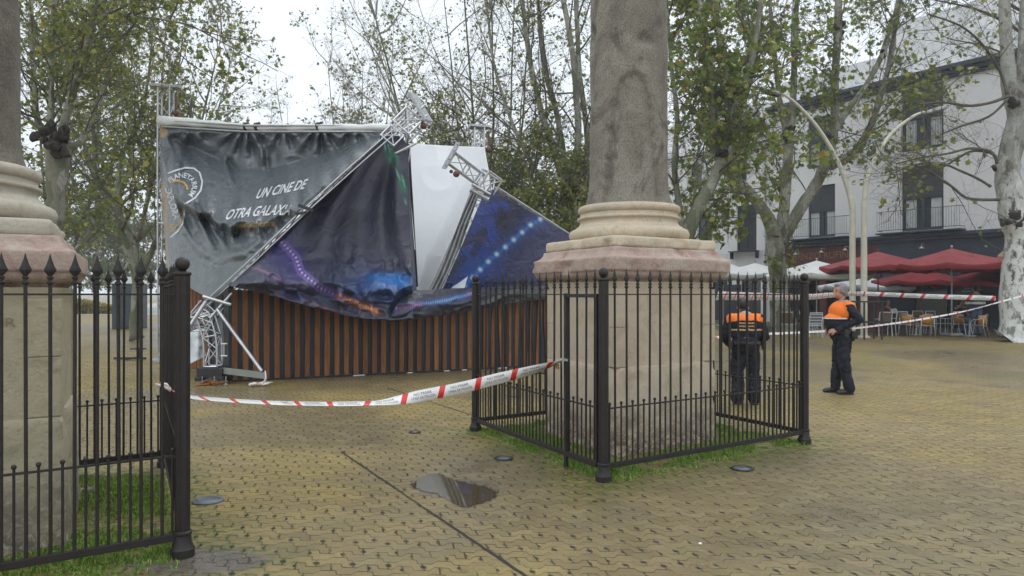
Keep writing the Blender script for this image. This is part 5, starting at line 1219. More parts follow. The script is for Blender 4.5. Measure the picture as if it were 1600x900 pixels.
# ---------------- trees
def bark(name, cols, white=None, sc=2.2):
    k = NT(name); v = k.n('ShaderNodeTexVoronoi', feature='F1'); v.inputs['Scale'].default_value = sc * 1.6; v.inputs['Randomness'].default_value = 1
    mp = k.n('ShaderNodeMapping'); mp.inputs['Scale'].default_value = (1, 1, .45); k.l(k.tc(), mp.inputs[0])
    ds = k.n('ShaderNodeVectorMath', operation='ADD'); nz = k.n('ShaderNodeTexNoise'); nz.inputs['Scale'].default_value = 2.5; k.l(mp.outputs[0], nz.inputs['Vector'])
    sc_ = k.n('ShaderNodeVectorMath', operation='SCALE'); k.l(nz.outputs['Color'], sc_.inputs[0]); sc_.inputs['Scale'].default_value = .6
    k.l(mp.outputs[0], ds.inputs[0]); k.l(sc_.outputs[0], ds.inputs[1]); k.l(ds.outputs[0], v.inputs['Vector'])
    sp = k.n('ShaderNodeSeparateXYZ'); k.l(v.outputs['Color'], sp.inputs[0])
    c = k.ramp(sp.outputs[0], [(i / len(cols), x) for i, x in enumerate(cols)], 'CONSTANT')
    c = k.mix(k.ramp(k.noise(9, 5, .7), [(.45, 0.), (.68, .6)]), c, (.10, .095, .07))
    if white:
        s_ = k.n('ShaderNodeSeparateXYZ'); k.l(k.tc(), s_.inputs[0]); z = k.math('ADD', s_.outputs[2], k.math('MULTIPLY', k.noise(1.4, 5, .7), 3.))
        wfac = k.math('MULTIPLY', k.ramp(k.math('DIVIDE', z, 12.0), [(.48, 1.), (.62, .25)]), k.ramp(k.noise(4.2, 6, .72, sc3=(1, 1, .55)), [(.50, 1.), (.58, .0)]))
        wf = k.mix(k.ramp(k.noise(1.3, 4, .6), [(.62, 0.), (.72, .5)]), white, (.22, .26, .17)); c = k.mix(wfac, c, wf)
    k.base(c); k.rough(.85); k.bump(k.math('ADD', k.noise(7, 5, .65), k.math('MULTIPLY', v.outputs['Distance'], .6)), .55, .03); return k.m
M['bark'] = bark('plane_bark', [(.30, .31, .26), (.17, .18, .12), (.36, .36, .31), (.21, .20, .15), (.12, .13, .075), (.28, .28, .22)])
M['bark_green'] = bark('mossy_plane_bark', [(.17, .18, .12), (.10, .12, .055), (.26, .26, .21), (.13, .13, .09), (.09, .11, .045)])
M['bark_white'] = bark('whitewashed_bark', [(.13, .12, .09), (.24, .24, .20), (.09, .08, .06), (.30, .30, .26)], (.60, .62, .60), 1.6)
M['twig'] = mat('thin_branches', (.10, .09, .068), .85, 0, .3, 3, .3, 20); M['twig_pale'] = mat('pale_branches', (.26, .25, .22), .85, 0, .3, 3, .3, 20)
M['knob'] = mat('pruning_knob_bark', (.035, .028, .022), .9, 0, .5, 7, .8, 14, .05)
def leafmat(name, stops, tr=.35):
    k = NT(name); gi = k.n('ShaderNodeNewGeometry'); col = k.ramp(gi.outputs['Random Per Island'], stops); k.base(col); k.rough(.5)
    t = k.n('ShaderNodeBsdfTranslucent'); k.l(col, t.inputs[0]); m_ = k.n('ShaderNodeMixShader'); m_.inputs[0].default_value = tr + .1
    k.l(k.b.outputs[0], m_.inputs[1]); k.l(t.outputs[0], m_.inputs[2]); k.l(m_.outputs[0], k.t.nodes['Material Output'].inputs[0]); return k.m
M['lf_green'] = leafmat('plane_leaves_green', [(0., (.09, .145, .022)), (.45, (.18, .245, .04)), (.8, (.25, .30, .055)), (.96, (.36, .35, .07)), (1., (.36, .20, .045))])
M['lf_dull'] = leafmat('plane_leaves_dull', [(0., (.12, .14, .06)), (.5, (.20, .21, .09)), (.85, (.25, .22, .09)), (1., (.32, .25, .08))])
M['lf_olive'] = leafmat('plane_leaves_olive', [(0., (.10, .13, .03)), (.4, (.17, .21, .045)), (.8, (.24, .27, .06)), (.93, (.38, .36, .06)), (1., (.48, .40, .06))])
M['lf_brown'] = leafmat('plane_leaves_brown', [(0., (.09, .07, .04)), (.5, (.12, .10, .055)), (1., (.22, .14, .05))])
M['lf_dark'] = leafmat('evergreen_leaves', [(0., (.05, .075, .02)), (.5, (.11, .145, .034)), (.85, (.18, .20, .045)), (1., (.40, .33, .05))])
def nrm(a): return a / (np.linalg.norm(a, axis=-1, keepdims=True) + 1e-9)
def grow(st, di, ln, K, rnd, curv=.15, up=.0):
    N = len(st); pts = np.zeros((N, K + 1, 3)); pts[:, 0] = st; d = nrm(di); 
    for i in range(K):
        d = nrm(d + rnd.normal(0, curv, (N, 3)) + np.array([0, 0, up])); pts[:, i + 1] = pts[:, i] + d * (ln / K)[:, None]
    return pts
def tubes(pts, r0, r1, ns=3):
    N, K1, _ = pts.shape; d = nrm(np.gradient(pts, axis=1)); a = np.where(abs(d[..., 2:3]) < .9, np.array([0., 0, 1]), np.array([1., 0, 0]))
    x = nrm(np.cross(d, a)); y = np.cross(d, x); f = np.linspace(0, 1, K1)[None, :]; r = r0[:, None] * (1 - f) + r1[:, None] * f
    V = [pts + (x * math.cos(2 * math.pi * j / ns) + y * math.sin(2 * math.pi * j / ns)) * r[..., None] for j in range(ns)]
    V = np.stack(V, 2).reshape(-1, 3); base = (np.arange(N)[:, None, None] * K1 + np.arange(K1 - 1)[None, :, None]) * ns; j = np.arange(ns)[None, None]
    a_ = base + j; b_ = base + (j + 1) % ns; F = np.stack([a_, b_, b_ + ns, a_ + ns], -1).reshape(-1, 4); return V, F
def pick(pts, m, rnd, lo=.15, hi=1.):
    N, K1, _ = pts.shape; t = rnd.uniform(lo, hi, (N, m)) * (K1 - 1); i = np.minimum(t.astype(int), K1 - 2); f = (t - i)[..., None]
    n = np.arange(N)[:, None]; p = pts[n, i] * (1 - f) + pts[n, i + 1] * f; d = pts[n, i + 1] - pts[n, i]; return p.reshape(-1, 3), nrm(d.reshape(-1, 3)), (t / (K1 - 1)).reshape(-1)
def leaves(c, size, rnd, hang=.5):
    N = len(c); s = size * rnd.uniform(.55, 1.25, N); n_ = nrm(rnd.normal(0, 1, (N, 3)) + np.array([0, -.2, .6])); a = nrm(np.cross(n_, rnd.normal(0, 1, (N, 3)))); a = nrm(a + np.array([0, 0, -hang])); a = nrm(a - n_ * (a * n_).sum(-1, keepdims=True)); b = np.cross(n_, a)
    L = LEAF[::1]; fold = abs(L[:, 0]) * .25
    V = c[:, None] + (b[:, None] * L[None, :, 0:1] + a[:, None] * L[None, :, 1:2] + n_[:, None] * fold[None, :, None]) * s[:, None, None]
    return V.reshape(-1, 3), np.arange(N * len(L)).reshape(N, len(L))
def leaves4(c, size, rnd):
    N = len(c); s = size * rnd.uniform(.5, 1.2, N); n_ = nrm(rnd.normal(0, 1, (N, 3)) + np.array([0, 0, .5])); a = nrm(np.cross(n_, rnd.normal(0, 1, (N, 3)))); b = np.cross(n_, a)
    L = np.array([(0, -.5), (.45, -.1), (.12, .5), (-.4, .15)]); V = c[:, None] + (b[:, None] * L[None, :, 0:1] + a[:, None] * L[None, :, 1:2]) * s[:, None, None]; return V.reshape(-1, 3), np.arange(N * 4).reshape(N, 4)
def tree(name, label, limbs, seed, n1=30, l1=(2.5, 5), n2=9, l2=(.7, 1.6), n3=5, l3=(.25, .6), nl=3, ls=.17, lm='lf_green', bk='bark', up1=.35, lift=.5, lo1=.35, leafy=1., tw='twig', knobs=(), group=None, simple=False, r1=.035, hang=0, skipfirst=1, cull=True, r2=.009, dk=0):
    rnd = np.random.RandomState(seed)
    L3 = [[(P(p[0], p[1], p[2]) if len(p) == 4 else Vector(p[0])) for p in l] for l in limbs]; RR = [[p[-1] for p in l] for l in limbs]
    base = L3[0][0].copy(); base.z = 0
    root = empty(name, base, 0, label, 'tree', group)
    b = MB(); bd = MB(); fine = []
    for li, (l, rr) in enumerate(zip(L3, RR)):
        q = catmull(l, 5); n = len(q); rs_ = [float(np.interp(i / (n - 1) * (len(l) - 1), range(len(l)), rr)) for i in range(n)]
        q2 = []
        for i, p in enumerate(q):
            o = noise.noise_vector(Vector((p.x, p.y, p.z)) * .6 + Vector((seed, 0, 0))) * rs_[i] * .35 if 0 < i < n - 1 else Vector((0, 0, 0)); q2.append(p + o)
        rs2 = [r * .86 * (1 + .22 * noise.noise(Vector((i * .7, seed, li)))) for i, r in enumerate(rs_)]
        if li == 0: rs2[0] *= 1.25
        (b if not dk or li < dk else bd).tube([p - base for p in q2], rs2, 12 if rs_[0] > .15 else 8); fine.append(np.array([list(p) for p in q2]))
    b.build('trunk', M[bk], root, smooth=2)
    if dk: bd.build('bough', M['twig'], root, smooth=2)
    if knobs:
        b = MB(); rk = random.Random(seed)
        for kx, ky, kd, kr in knobs:
            c = P(kx, ky, kd) - base
            for j in range(5): b.ball(c + Vector((rk.uniform(-1, 1), rk.uniform(-1, .3), rk.uniform(-.8, .8))) * kr * .5, kr * rk.uniform(.28, .5), 7)
            b.v = [tuple(Vector(v) + noise.noise_vector(Vector(v) * 6) * .08) for v in b.v]
            b.build('pruning_knob', M['knob'], root, smooth=2); b = MB()
    # shoots from the limbs
    src = fine[skipfirst:] if len(fine) > skipfirst else fine
    st = []; di = []
    wts = np.array([np.linalg.norm(np.diff(f, axis=0), axis=1).sum() for f in src]); wts = wts / wts.sum()
    for f, w_ in zip(src, wts):
        m = max(2, int(n1 * w_ + .5)); p, d, t = pick(f[None], m, rnd, lo1, 1.); p[-1] = f[-1]; st.append(p); di.append(d)
    st = np.concatenate(st); di = np.concatenate(di); N = len(st)
    d0 = di * .6 + rnd.normal(0, .62, (N, 3)) + np.array([0, 0, lift]); ln = rnd.uniform(*l1, N)
    s1 = grow(st, d0, ln, 8, rnd, .10, up1 * .12)
    V1, F1 = tubes(s1, np.full(N, r1) * rnd.uniform(.7, 1.3, N), np.full(N, .008), 5)
    p2, d2, t2 = pick(s1, n2, rnd, .12, 1.); N2 = len(p2)
    dd = nrm(d2 * .7 + rnd.normal(0, .6, (N2, 3)) + np.array([0, 0, .1 - hang])); s2 = grow(p2, dd, rnd.uniform(*l2, N2) * (1.15 - .5 * t2), 5, rnd, .16, .03 - hang * .3)
    V2, F2 = tubes(s2, np.full(N2, r2), np.full(N2, r2 * .45), 3)
    p3, d3, t3 = pick(s2, n3, rnd, .2, 1.); N3 = len(p3); s3 = grow(p3, nrm(d3 * .6 + rnd.normal(0, .6, (N3, 3))), rnd.uniform(*l3, N3), 3, rnd, .2, -.03)
    V3, F3 = tubes(s3, np.full(N3, r2 * .55), np.full(N3, r2 * .3), 3)
    b3 = np.array(list(base))
    V = np.concatenate([V1, V2, V3]) - b3; F = np.concatenate([F1, F2 + len(V1), F3 + len(V1) + len(V2)])
    npmesh('branches', V, F, M[tw], root)
    if nl:
        # clumped foliage: some twigs bare, some full
        cl = np.array([noise.noise(Vector(p) * .45 + Vector((seed, 3, 1))) for p in p3[::1]]) if N3 < 40000 else np.zeros(N3)
        pr = np.clip(leafy * (.55 + 1.6 * cl), 0, 1.6); k3 = rnd.poisson(nl * pr); idx = np.repeat(np.arange(N3), k3); t = rnd.uniform(.3, 1, len(idx))[:, None]
        c = s3[idx, 1] * (1 - t) + s3[idx, 3] * t + rnd.normal(0, ls * .35, (len(idx), 3))
        if simple: Vl, Fl = leaves4(c, ls, rnd)
        else: Vl, Fl = leaves(c, ls, rnd)
        npmesh('crown', Vl - b3, Fl, M[lm], root)
    return root
def auto(px, d, h, spread, n, seed, r=.28, h0=.3, lean=0):
    rnd = random.Random(seed); r *= .62; base = P(px, 460, d); base.z = 0; fk = base + Vector((rnd.uniform(-.4, .4) + lean * .3, 0, h * h0))
    out = [[(base, r), (base.lerp(fk, .5) + Vector((rnd.uniform(-.15, .15), 0, 0)), r * .85), (fk, r * .8)]]
    for i in range(n):
        a = 2 * math.pi * i / n + rnd.uniform(-.4, .4); s = spread * rnd.uniform(.55, 1.); e = fk + Vector((math.cos(a) * s + lean, math.sin(a) * s, (h - h * h0) * rnd.uniform(.65, .92)))
        m1 = fk.lerp(e, .3) + Vector((math.cos(a) * s * .28, math.sin(a) * s * .28, -.2)); m2 = fk.lerp(e, .65) + Vector((math.cos(a) * s * .16, math.sin(a) * s * .16, 0))
        out.append([(fk, r * .6), (m1, r * .45), (m2, r * .3), (e, r * .12)])
    return out
def X(d, *l): return [(a, b_, d + (q[0] if q else 0), r) for (a, b_, r, *q) in l]
# forked plane by the restaurant
D9 = 31.0
tree('plane_tree', 'mottled plane tree forking low above the white parasols beside the black railing post', [
  X(D9, (1222, 532, .62), (1219, 505, .50), (1217, 450, .45), (1214, 400, .42), (1213, 364, .43)),
  X(D9, (1212, 376, .36), (1196, 334, .29), (1168, 297, .26), (1148, 276, .25), (1132, 256, .24, -.5), (1117, 238, .20, -1), (1111, 180, .13, -1.2), (1108, 120, .12, -1.3), (1098, 50, .10, -1.5), (1090, -40, .07, -1.5)),
  X(D9, (1140, 262, .17), (1150, 200, .14, .5), (1172, 130, .12, 1), (1184, 60, .11, 1), (1194, -40, .08, 1)),
  X(D9, (1217, 372, .30), (1227, 310, .26), (1230, 250, .24), (1231, 205, .25)),
  X(D9, (1229, 208, .18), (1220, 165, .14, .3), (1213, 110, .12, .5), (1206, 40, .09, .8), (1200, -50, .06, 1)),
  X(D9, (1235, 208, .19), (1239, 150, .16), (1241, 80, .14), (1245, 0, .12), (1248, -60, .08)),
  X(D9, (1220, 380, .34), (1244, 334, .29), (1270, 293, .27), (1288, 258, .25, -.5), (1299, 220, .22, -.6), (1304, 160, .18, -.8), (1307, 90, .17, -1), (1309, 40, .2, -1), (1313, -40, .12, -1)),
  X(D9, (1290, 262, .22, -.5), (1318, 250, .24, .3), (1340, 232, .22, .8), (1358, 200, .17, 1), (1376, 150, .14, 1.2), (1393, 80, .12, 1.5), (1410, -20, .08, 1.6)),
  X(D9, (1302, 205, .17, -.6), (1325, 172, .14), (1356, 128, .12, .5), (1378, 85, .14, .8), (1398, 20, .08, 1), (1412, -50, .05, 1))],
  11, n1=125, l1=(2.2, 5.4), n2=11, l2=(.7, 1.8), n3=5, nl=2.2, ls=.21, lm='lf_green', leafy=.9, lift=.3, lo1=.2, hang=.25, r1=.026,
  knobs=((1126, 250, 30.4, .36), (1232, 203, 30.8, .32), (1309, 45, 30, .36), (1230, 215, 30.8, .3), (1297, 215, 30.3, .25), (1378, 85, 31.8, .25)))
b = MB()
# leafy shoots hugging the trunk of the forked plane
tree('trunk_shoots', 'leafy green shoots hugging the lower trunk of the forked plane tree', [X(30.2, (1222, 480, .02), (1224, 450, .02), (1225, 400, .02)), X(30.2, (1226, 450, .015), (1232, 420, .012), (1228, 372, .012)), X(30.2, (1214, 440, .015), (1216, 400, .012), (1232, 360, .01))],
  5, n1=16, l1=(.5, 1.3), n2=4, l2=(.3, .7), n3=3, l3=(.1, .3), nl=1.9, ls=.2, lm='lf_green', leafy=1.0, lift=0, lo1=0, r1=.01, skipfirst=0)
tree('plane_tree', 'leafy plane tree rising directly behind the right side of the stone column', [
  X(23.5, (1066, 560, .36), (1068, 450, .30), (1072, 385, .28), (1080, 350, .27), (1098, 312, .24), (1112, 285, .22), (1122, 262, .21), (1130, 235, .22)),
  X(23.5, (1128, 240, .18), (1140, 190, .15), (1144, 150, .20), (1134, 110, .12), (1122, 60, .11), (1116, -40, .08)),
  X(23.5, (1120, 245, .18), (1112, 200, .15), (1116, 150, .17), (1106, 80, .12), (1094, 0, .11), (1088, -60, .08)),
  X(23.5, (1144, 152, .14), (1168, 120, .11), (1180, 60, .10), (1192, -20, .08)),
  X(23.5, (1074, 375, .16), (1062, 330, .13, 1), (1054, 260, .11, 1.4), (1058, 180, .10, 1.6), (1048, 90, .08, 1.8), (1040, -30, .06, 2))],
  23, n1=70, l1=(1.6, 3.6), n2=11, l2=(.6, 1.4), n3=5, nl=2.1, ls=.20, lm='lf_green', leafy=1.15, lift=.1, lo1=.1, hang=.4, skipfirst=0,
  knobs=((1146, 150, 23.2, .28), (1117, 150, 23.2, .22), (1130, 240, 23.2, .26)))
# whitewashed trunk on the far right
D10 = 25.0
tree('whitewashed_plane_tree', 'whitewashed plane trunk with dark knobs and bare crooked branches at the right edge', [
  X(D10, (1584, 537, .70), (1585, 505, .56), (1588, 450, .47), (1590, 400, .44), (1588, 360, .46), (1580, 335, .50), (1578, 300, .47), (1576, 260, .42), (1583, 215, .40), (1590, 185, .38), (1584, 158, .38), (1575, 120, .30), (1572, 60, .22), (1569, -40, .17)),
  X(D10, (1588, 178, .28), (1594, 130, .20), (1598, 70, .17), (1603, -40, .13)),
  X(D10 - .4, (1576, 150, .07), (1548, 160, .055, -.5), (1510, 165, .05, -.8), (1475, 160, .04, -1), (1436, 163, .03, -1)),
  X(D10 - .4, (1574, 148, .07), (1562, 110, .05), (1535, 70, .045, -.5), (1500, 40, .04, -.8), (1450, 22, .03, -1)),
  X(D10 - .4, (1572, 158, .05), (1545, 182, .045), (1505, 196, .04, .5), (1470, 210, .03, .6)),
  X(D10 - .5, (1556, 246, .06), (1545, 236, .055), (1515, 232, .05, -.4), (1480, 240, .04, -.6), (1440, 246, .03, -.8), (1400, 256, .02, -.8)),
  X(D10 - .5, (1558, 256, .06), (1550, 240, .055), (1520, 236, .05, .4), (1495, 248, .045, .6), (1470, 262, .035, .8), (1420, 272, .02, .8)),
  X(D10 - .5, (1548, 292, .06), (1528, 280, .05), (1500, 267, .045, -.4), (1472, 256, .04, -.6), (1430, 257, .03, -.8), (1398, 270, .02, -1)),
  X(D10 - .5, (1562, 312, .06), (1535, 312, .055), (1508, 308, .05, -.8), (1485, 290, .045, -1), (1455, 270, .04, -1.2), (1425, 256, .03, -1.2))],
  37, n1=64, l1=(.9, 2.8), n2=8, l2=(.5, 1.3), n3=3, nl=.5, ls=.19, lm='lf_olive', bk='bark_white', dk=2, tw='twig', leafy=.6, lift=.1, lo1=.25, r1=.012, hang=.05, r2=.006,
  knobs=((1582, 338, 24.75, .32), (1570, 348, 24.7, .22), (1594, 345, 24.7, .26), (1582, 158, 24.8, .30), (1552, 264, 24.6, .16)))
# left: planes behind the left column
tree('plane_tree', 'plane tree with two pale limbs and dark knob behind the left column', [
  X(17.5, (62, 560, .30), (66, 450, .27), (78, 380, .25), (86, 310, .24), (90, 250, .28), (94, 215, .28)),
  X(17.5, (80, 215, .10), (80, 170, .085), (81, 110, .08), (84, 50, .075), (82, -50, .06)),
  X(17.5, (97, 212, .12), (104, 175, .10, -.2), (122, 118, .095, -.4), (136, 70, .08, -.6), (150, 0, .07, -.8), (158, -60, .05, -1)),
  X(17.5, (90, 220, .10), (60, 190, .09, .5), (52, 100, .07, .8), (48, 0, .06, 1)),
  X(17.5, (96, 225, .10), (125, 222, .08, .8), (150, 170, .06, 1.4), (175, 90, .05, 2), (190, 0, .04, 2.4)),
  X(17.5, (100, 20, .06), (180, 25, .04, -1), (250, 30, .03, -1.4), (300, 40, .02, -1.6))],
  41, n1=80, l1=(1.4, 3.2), n2=10, l2=(.5, 1.1), n3=5, l3=(.2, .45), nl=2.6, ls=.115, lm='lf_olive', leafy=.95, lift=.25, lo1=.05, bk='bark', hang=.15, r1=.02, r2=.005,
  knobs=((78, 200, 17.2, .26), (98, 208, 17.2, .28), (66, 215, 17.2, .24), (96, 235, 17.2, .26), (82, 225, 17.1, .22)))
D2 = 25.0
tree('plane_tree', 'slender plane tree with slanting dark branches left of the grey banner', [
  X(D2, (214, 530, .24), (214, 470, .20), (212, 430, .18), (200, 392, .15), (189, 362, .14), (186, 325, .13), (184, 285, .12)),
  X(D2, (185, 290, .09), (190, 250, .075), (204, 215, .07), (222, 180, .06), (234, 100, .045), (240, 20, .03)),
  X(D2, (184, 300, .09), (205, 268, .075), (232, 235, .06), (246, 200, .05), (262, 160, .04), (280, 100, .03)),
  X(D2, (214, 436, .14), (236, 394, .12), (250, 362, .10, -.6), (268, 330, .08, .8), (290, 250, .06, 1), (300, 150, .05, 1)),
  X(D2, (188, 330, .09), (160, 300, .08, 1), (145, 230, .07, 1.4), (150, 130, .05, 1.8), (165, 30, .04, 2)),
  X(D2, (189, 360, .08), (205, 325, .07, -1), (208, 305, .06, -1)),
  X(D2, (175, 340, .09, .4), (210, 300, .06, .4), (252, 274, .04, .4)),
  X(D2, (198, 385, .09), (150, 350, .07), (118, 300, .06), (108, 240, .05))],
  53, n1=80, l1=(1.8, 4.0), n2=11, l2=(.6, 1.4), n3=5, nl=2.6, ls=.15, lm='lf_olive', leafy=.9, lift=.3, lo1=.05, hang=.1, tw='twig', r1=.022, r2=.006, bk='bark_green')
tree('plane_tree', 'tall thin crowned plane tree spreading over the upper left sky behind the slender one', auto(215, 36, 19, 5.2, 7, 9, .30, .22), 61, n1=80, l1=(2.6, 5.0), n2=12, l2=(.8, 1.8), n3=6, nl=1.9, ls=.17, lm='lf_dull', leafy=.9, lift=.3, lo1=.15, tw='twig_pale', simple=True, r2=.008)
tree('plane_tree', 'dull leaved plane tree low behind the left column and far railing', auto(95, 32, 15, 5, 7, 19, .30, .2), 62, n1=70, l1=(2.4, 4.6), n2=12, l2=(.8, 1.6), n3=6, nl=2.4, ls=.19, lm='lf_green', leafy=1., lift=.1, lo1=.1, tw='twig', simple=True, r2=.008)
# sky line behind the tent
for (px, d, h, sp, n, sd, lb, n1, lf) in ((563, 46, 17.6, 2.6, 6, 71, 'round topped hazy tree standing alone above the middle of the grey banner', 34, .75), (478, 52, 14.8, 3.2, 6, 72, 'low hazy tree over the straps of the top edge tube', 26, .55), (415, 58, 14.2, 3.0, 6, 73, 'lowest hazy tree beside the gap of open sky', 24, .5), (630, 50, 15.0, 3.0, 6, 74, 'hazy thin tree just behind the tilted head plate of the bent tower', 26, .6)):
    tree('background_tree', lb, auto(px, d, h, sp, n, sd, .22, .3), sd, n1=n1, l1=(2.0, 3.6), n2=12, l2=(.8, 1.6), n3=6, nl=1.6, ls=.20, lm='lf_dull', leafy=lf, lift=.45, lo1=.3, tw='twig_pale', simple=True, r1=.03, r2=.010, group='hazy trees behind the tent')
tree('plane_tree', 'large bare branched tree leaning left behind the white tent skin', auto(760, 33, 19.5, 5.6, 7, 76, .22, .22, -1.2), 76, n1=96, l1=(3, 6), n2=15, l2=(.9, 2.2), n3=7, nl=1.2, ls=.14, lm='lf_olive', leafy=.8, lift=.12, lo1=.1, tw='twig_pale', simple=True, r2=.008, bk='bark_green')
tree('plane_tree', 'multi stemmed plane with straight grey green poles left of the column shaft', [
  X(29, (884, 540, .4), (886, 420, .36), (886, 350, .34), (888, 300, .30)),
  X(29, (888, 310, .18), (866, 240, .16), (850, 190, .15), (832, 120, .12), (822, 60, .11), (812, -50, .08)),
  X(29, (888, 310, .18), (880, 240, .15, .6), (868, 170, .13, .8), (848, 90, .11, 1), (838, -40, .08, 1)),
  X(29, (889, 305, .18), (902, 230, .16, -.5), (900, 160, .14, -.8), (896, 90, .13, -1), (880, 0, .11, -1), (872, -60, .08, -1)),
  X(29, (889, 305, .16), (918, 240, .14), (906, 120, .12), (900, 0, .1), (900, -60, .07)),
  X(29, (886, 330, .14), (838, 270, .11, .5), (800, 190, .09, 1), (772, 100, .07, 1.2), (760, 0, .06, 1.4))],
  83, n1=60, l1=(2.0, 4.4), n2=12, l2=(.8, 1.8), n3=6, nl=1.0, ls=.15, lm='lf_olive', leafy=.8, lift=.1, lo1=.15, bk='bark', r2=.007, simple=True)
tree('evergreen_tree', 'low dense dark green tree behind the blue banner left of the column', auto(838, 26, 6.6, 3.2, 8, 91, .25, .25), 91, n1=80, l1=(1.0, 2.2), n2=12, l2=(.5, 1.1), n3=5, nl=4.2, ls=.13, lm='lf_dark', leafy=1.25, lift=.1, lo1=.05, hang=.15, simple=True)
tree('evergreen_tree', 'lower bushy green tree with yellow leaves directly beside the column cornice', auto(905, 23, 5.2, 2.0, 7, 92, .2, .2), 92, n1=54, l1=(.8, 1.8), n2=11, l2=(.4, .9), n3=5, nl=3.2, ls=.13, lm='lf_olive', leafy=1.2, lift=.1, lo1=.05, hang=.2, simple=True)
tree('evergreen_tree', 'tall dull green tree behind the standing truss tower and white skin', auto(778, 30, 9.0, 3.0, 8, 93, .2, .2), 93, n1=60, l1=(1.4, 2.8), n2=11, l2=(.6, 1.2), n3=5, nl=2.0, ls=.15, lm='lf_olive', leafy=1.0, lift=.2, lo1=.05, hang=.1, simple=True)
tree('plane_tree', 'green plane tree standing further back between the column shaft and the white corner house', auto(1050, 38, 15, 4.5, 7, 94, .25, .2), 94, n1=50, l1=(2.4, 4.4), n2=11, l2=(.8, 1.6), n3=5, nl=1.6, ls=.2, lm='lf_green', leafy=1., lift=.2, lo1=.1, simple=True, tw='twig_pale')
tree('plane_tree', 'plane tree rooted beyond the right edge whose thin sparse twigs cross the navy cornice', [
  X(28, (1760, 530, .4), (1756, 400, .35), (1750, 250, .32)), X(28, (1750, 260, .16), (1690, 150, .11), (1620, 70, .08), (1540, 20, .05), (1460, 0, .03)), X(28, (1750, 240, .14), (1680, 60, .10), (1600, 20, .07), (1520, -30, .05)),
  X(28, (1750, 300, .12), (1690, 200, .08), (1630, 130, .06), (1560, 80, .04), (1480, 60, .025)), X(28, (1750, 230, .12), (1650, -20, .08), (1560, -60, .05), (1420, -40, .03))], 96, n1=60, l1=(1.5, 3.6), n2=9, l2=(.6, 1.5), n3=4, nl=.55, ls=.18, lm='lf_olive', leafy=.7, lift=.0, lo1=.3, r1=.014, r2=.006, hang=.1, dk=1)
# far treeline at the left
t0 = tree('distant_tree', 'distant tree', auto(150, 74, 9.5, 3.4, 7, 101, .25, .25), 101, n1=44, l1=(1.8, 3.2), n2=9, l2=(.8, 1.6), n3=4, nl=2.2, ls=.34, lm='lf_dark', leafy=1.2, lift=.1, lo1=.05, simple=True, group='distant trees along the end of the square', r2=.012)
lbs = ['distant dark tree seen between the first two spears right of the left pedestal', 'distant tree just left of the portable cabin', 'distant tree right behind the portable cabin roof', 'distant tree hidden mostly by the grey banner edge', 'distant tree behind the left pedestal edge', 'distant tree behind the left shaft', 'distant tree farthest left']
t0['label'] = lbs[0]
for i, (px, d, s) in enumerate(((178, 82, 1.05), (212, 78, .95), (252, 86, 1.1), (112, 88, 1.15), (60, 80, 1.), (10, 84, 1.))):
    o = copy_tree(t0); q = P(px, 460, d); o.location = (q.x, q.y, 0); o.rotation_euler = (0, 0, i * 1.3); o.scale = (s, s, s); o['label'] = lbs[i + 1]
b = MB(); rs = random.Random(6)
hd = np.random.RandomState(4); n = 5000; hx = P(90, 460, 62).x + hd.uniform(0, 6.5, n); hy = 60 + hd.uniform(0, 1.5, n); hz = hd.uniform(0, 1.25, n) * (.8 + .2 * np.sin(hx))
Vl, Fl = leaves4(np.stack([hx, hy, hz], 1), .22, hd); tag(npmesh('hedge', Vl, Fl, leafmat('yellow_hedge', [(0., (.10, .10, .02)), (.6, (.30, .24, .03)), (1., (.42, .33, .05))])), 'yellowish hedge far off behind the left pedestal', 'hedge')
# ---------------- people
def capsule(b, p0, p1, r0, r1, n=12):
    p0, p1 = Vector(p0), Vector(p1); d = (p1 - p0); L = d.length
    if L < 1e-6: d = Vector((0, 0, 1))
    d.normalize(); pts = []; rr = []
    for i in range(5): a = math.pi / 2 * (i / 5); pts.append(p0 - d * r0 * math.cos(a)); rr.append(max(.0005, r0 * math.sin(a)))
    pts += [p0, p1]; rr += [r0, r1]
    for i in range(1, 6): a = math.pi / 2 * (i / 5); pts.append(p1 + d * r1 * math.sin(a)); rr.append(max(.0005, r1 * math.cos(a)))
    b.tube(pts, rr, n)
def ell(b, c, r, rot=None, n=12):
    k0 = len(b.v); b.ball((0, 0, 0), 1, n); Mx = rot if rot else Matrix.Identity(3); c = Vector(c)
    for i in range(k0, len(b.v)): v = Vector(b.v[i]); b.v[i] = tuple(c + Mx @ Vector((v.x * r[0], v.y * r[1], v.z * r[2])))
def blob(name, b, voxel, m, parent, smooth=3, wr=0, wsc=9):
    me = bpy.data.meshes.new(name); me.from_pydata(b.v, [], b.f); o = bpy.data.objects.new(name, me); COL.objects.link(o)
    rm = o.modifiers.new('r', 'REMESH'); rm.mode = 'VOXEL'; rm.voxel_size = voxel
    if smooth: s = o.modifiers.new('s', 'SMOOTH'); s.iterations = smooth; s.factor = .6
    bpy.context.view_layer.update(); me2 = bpy.data.meshes.new_from_object(o.evaluated_get(bpy.context.evaluated_depsgraph_get()))
    o.modifiers.clear(); o.data = me2; bpy.data.meshes.remove(me)
    if wr:
        for v in me2.vertices:
            v.co += v.normal * wr * (noise.noise(Vector((v.co.x * wsc, v.co.y * wsc, v.co.z * wsc * .6))) + .6 * noise.noise(v.co * wsc * 2.3))
    me2.materials.clear(); me2.materials.append(m); me2.polygons.foreach_set('use_smooth', [True] * len(me2.polygons)); o.parent = parent; return o
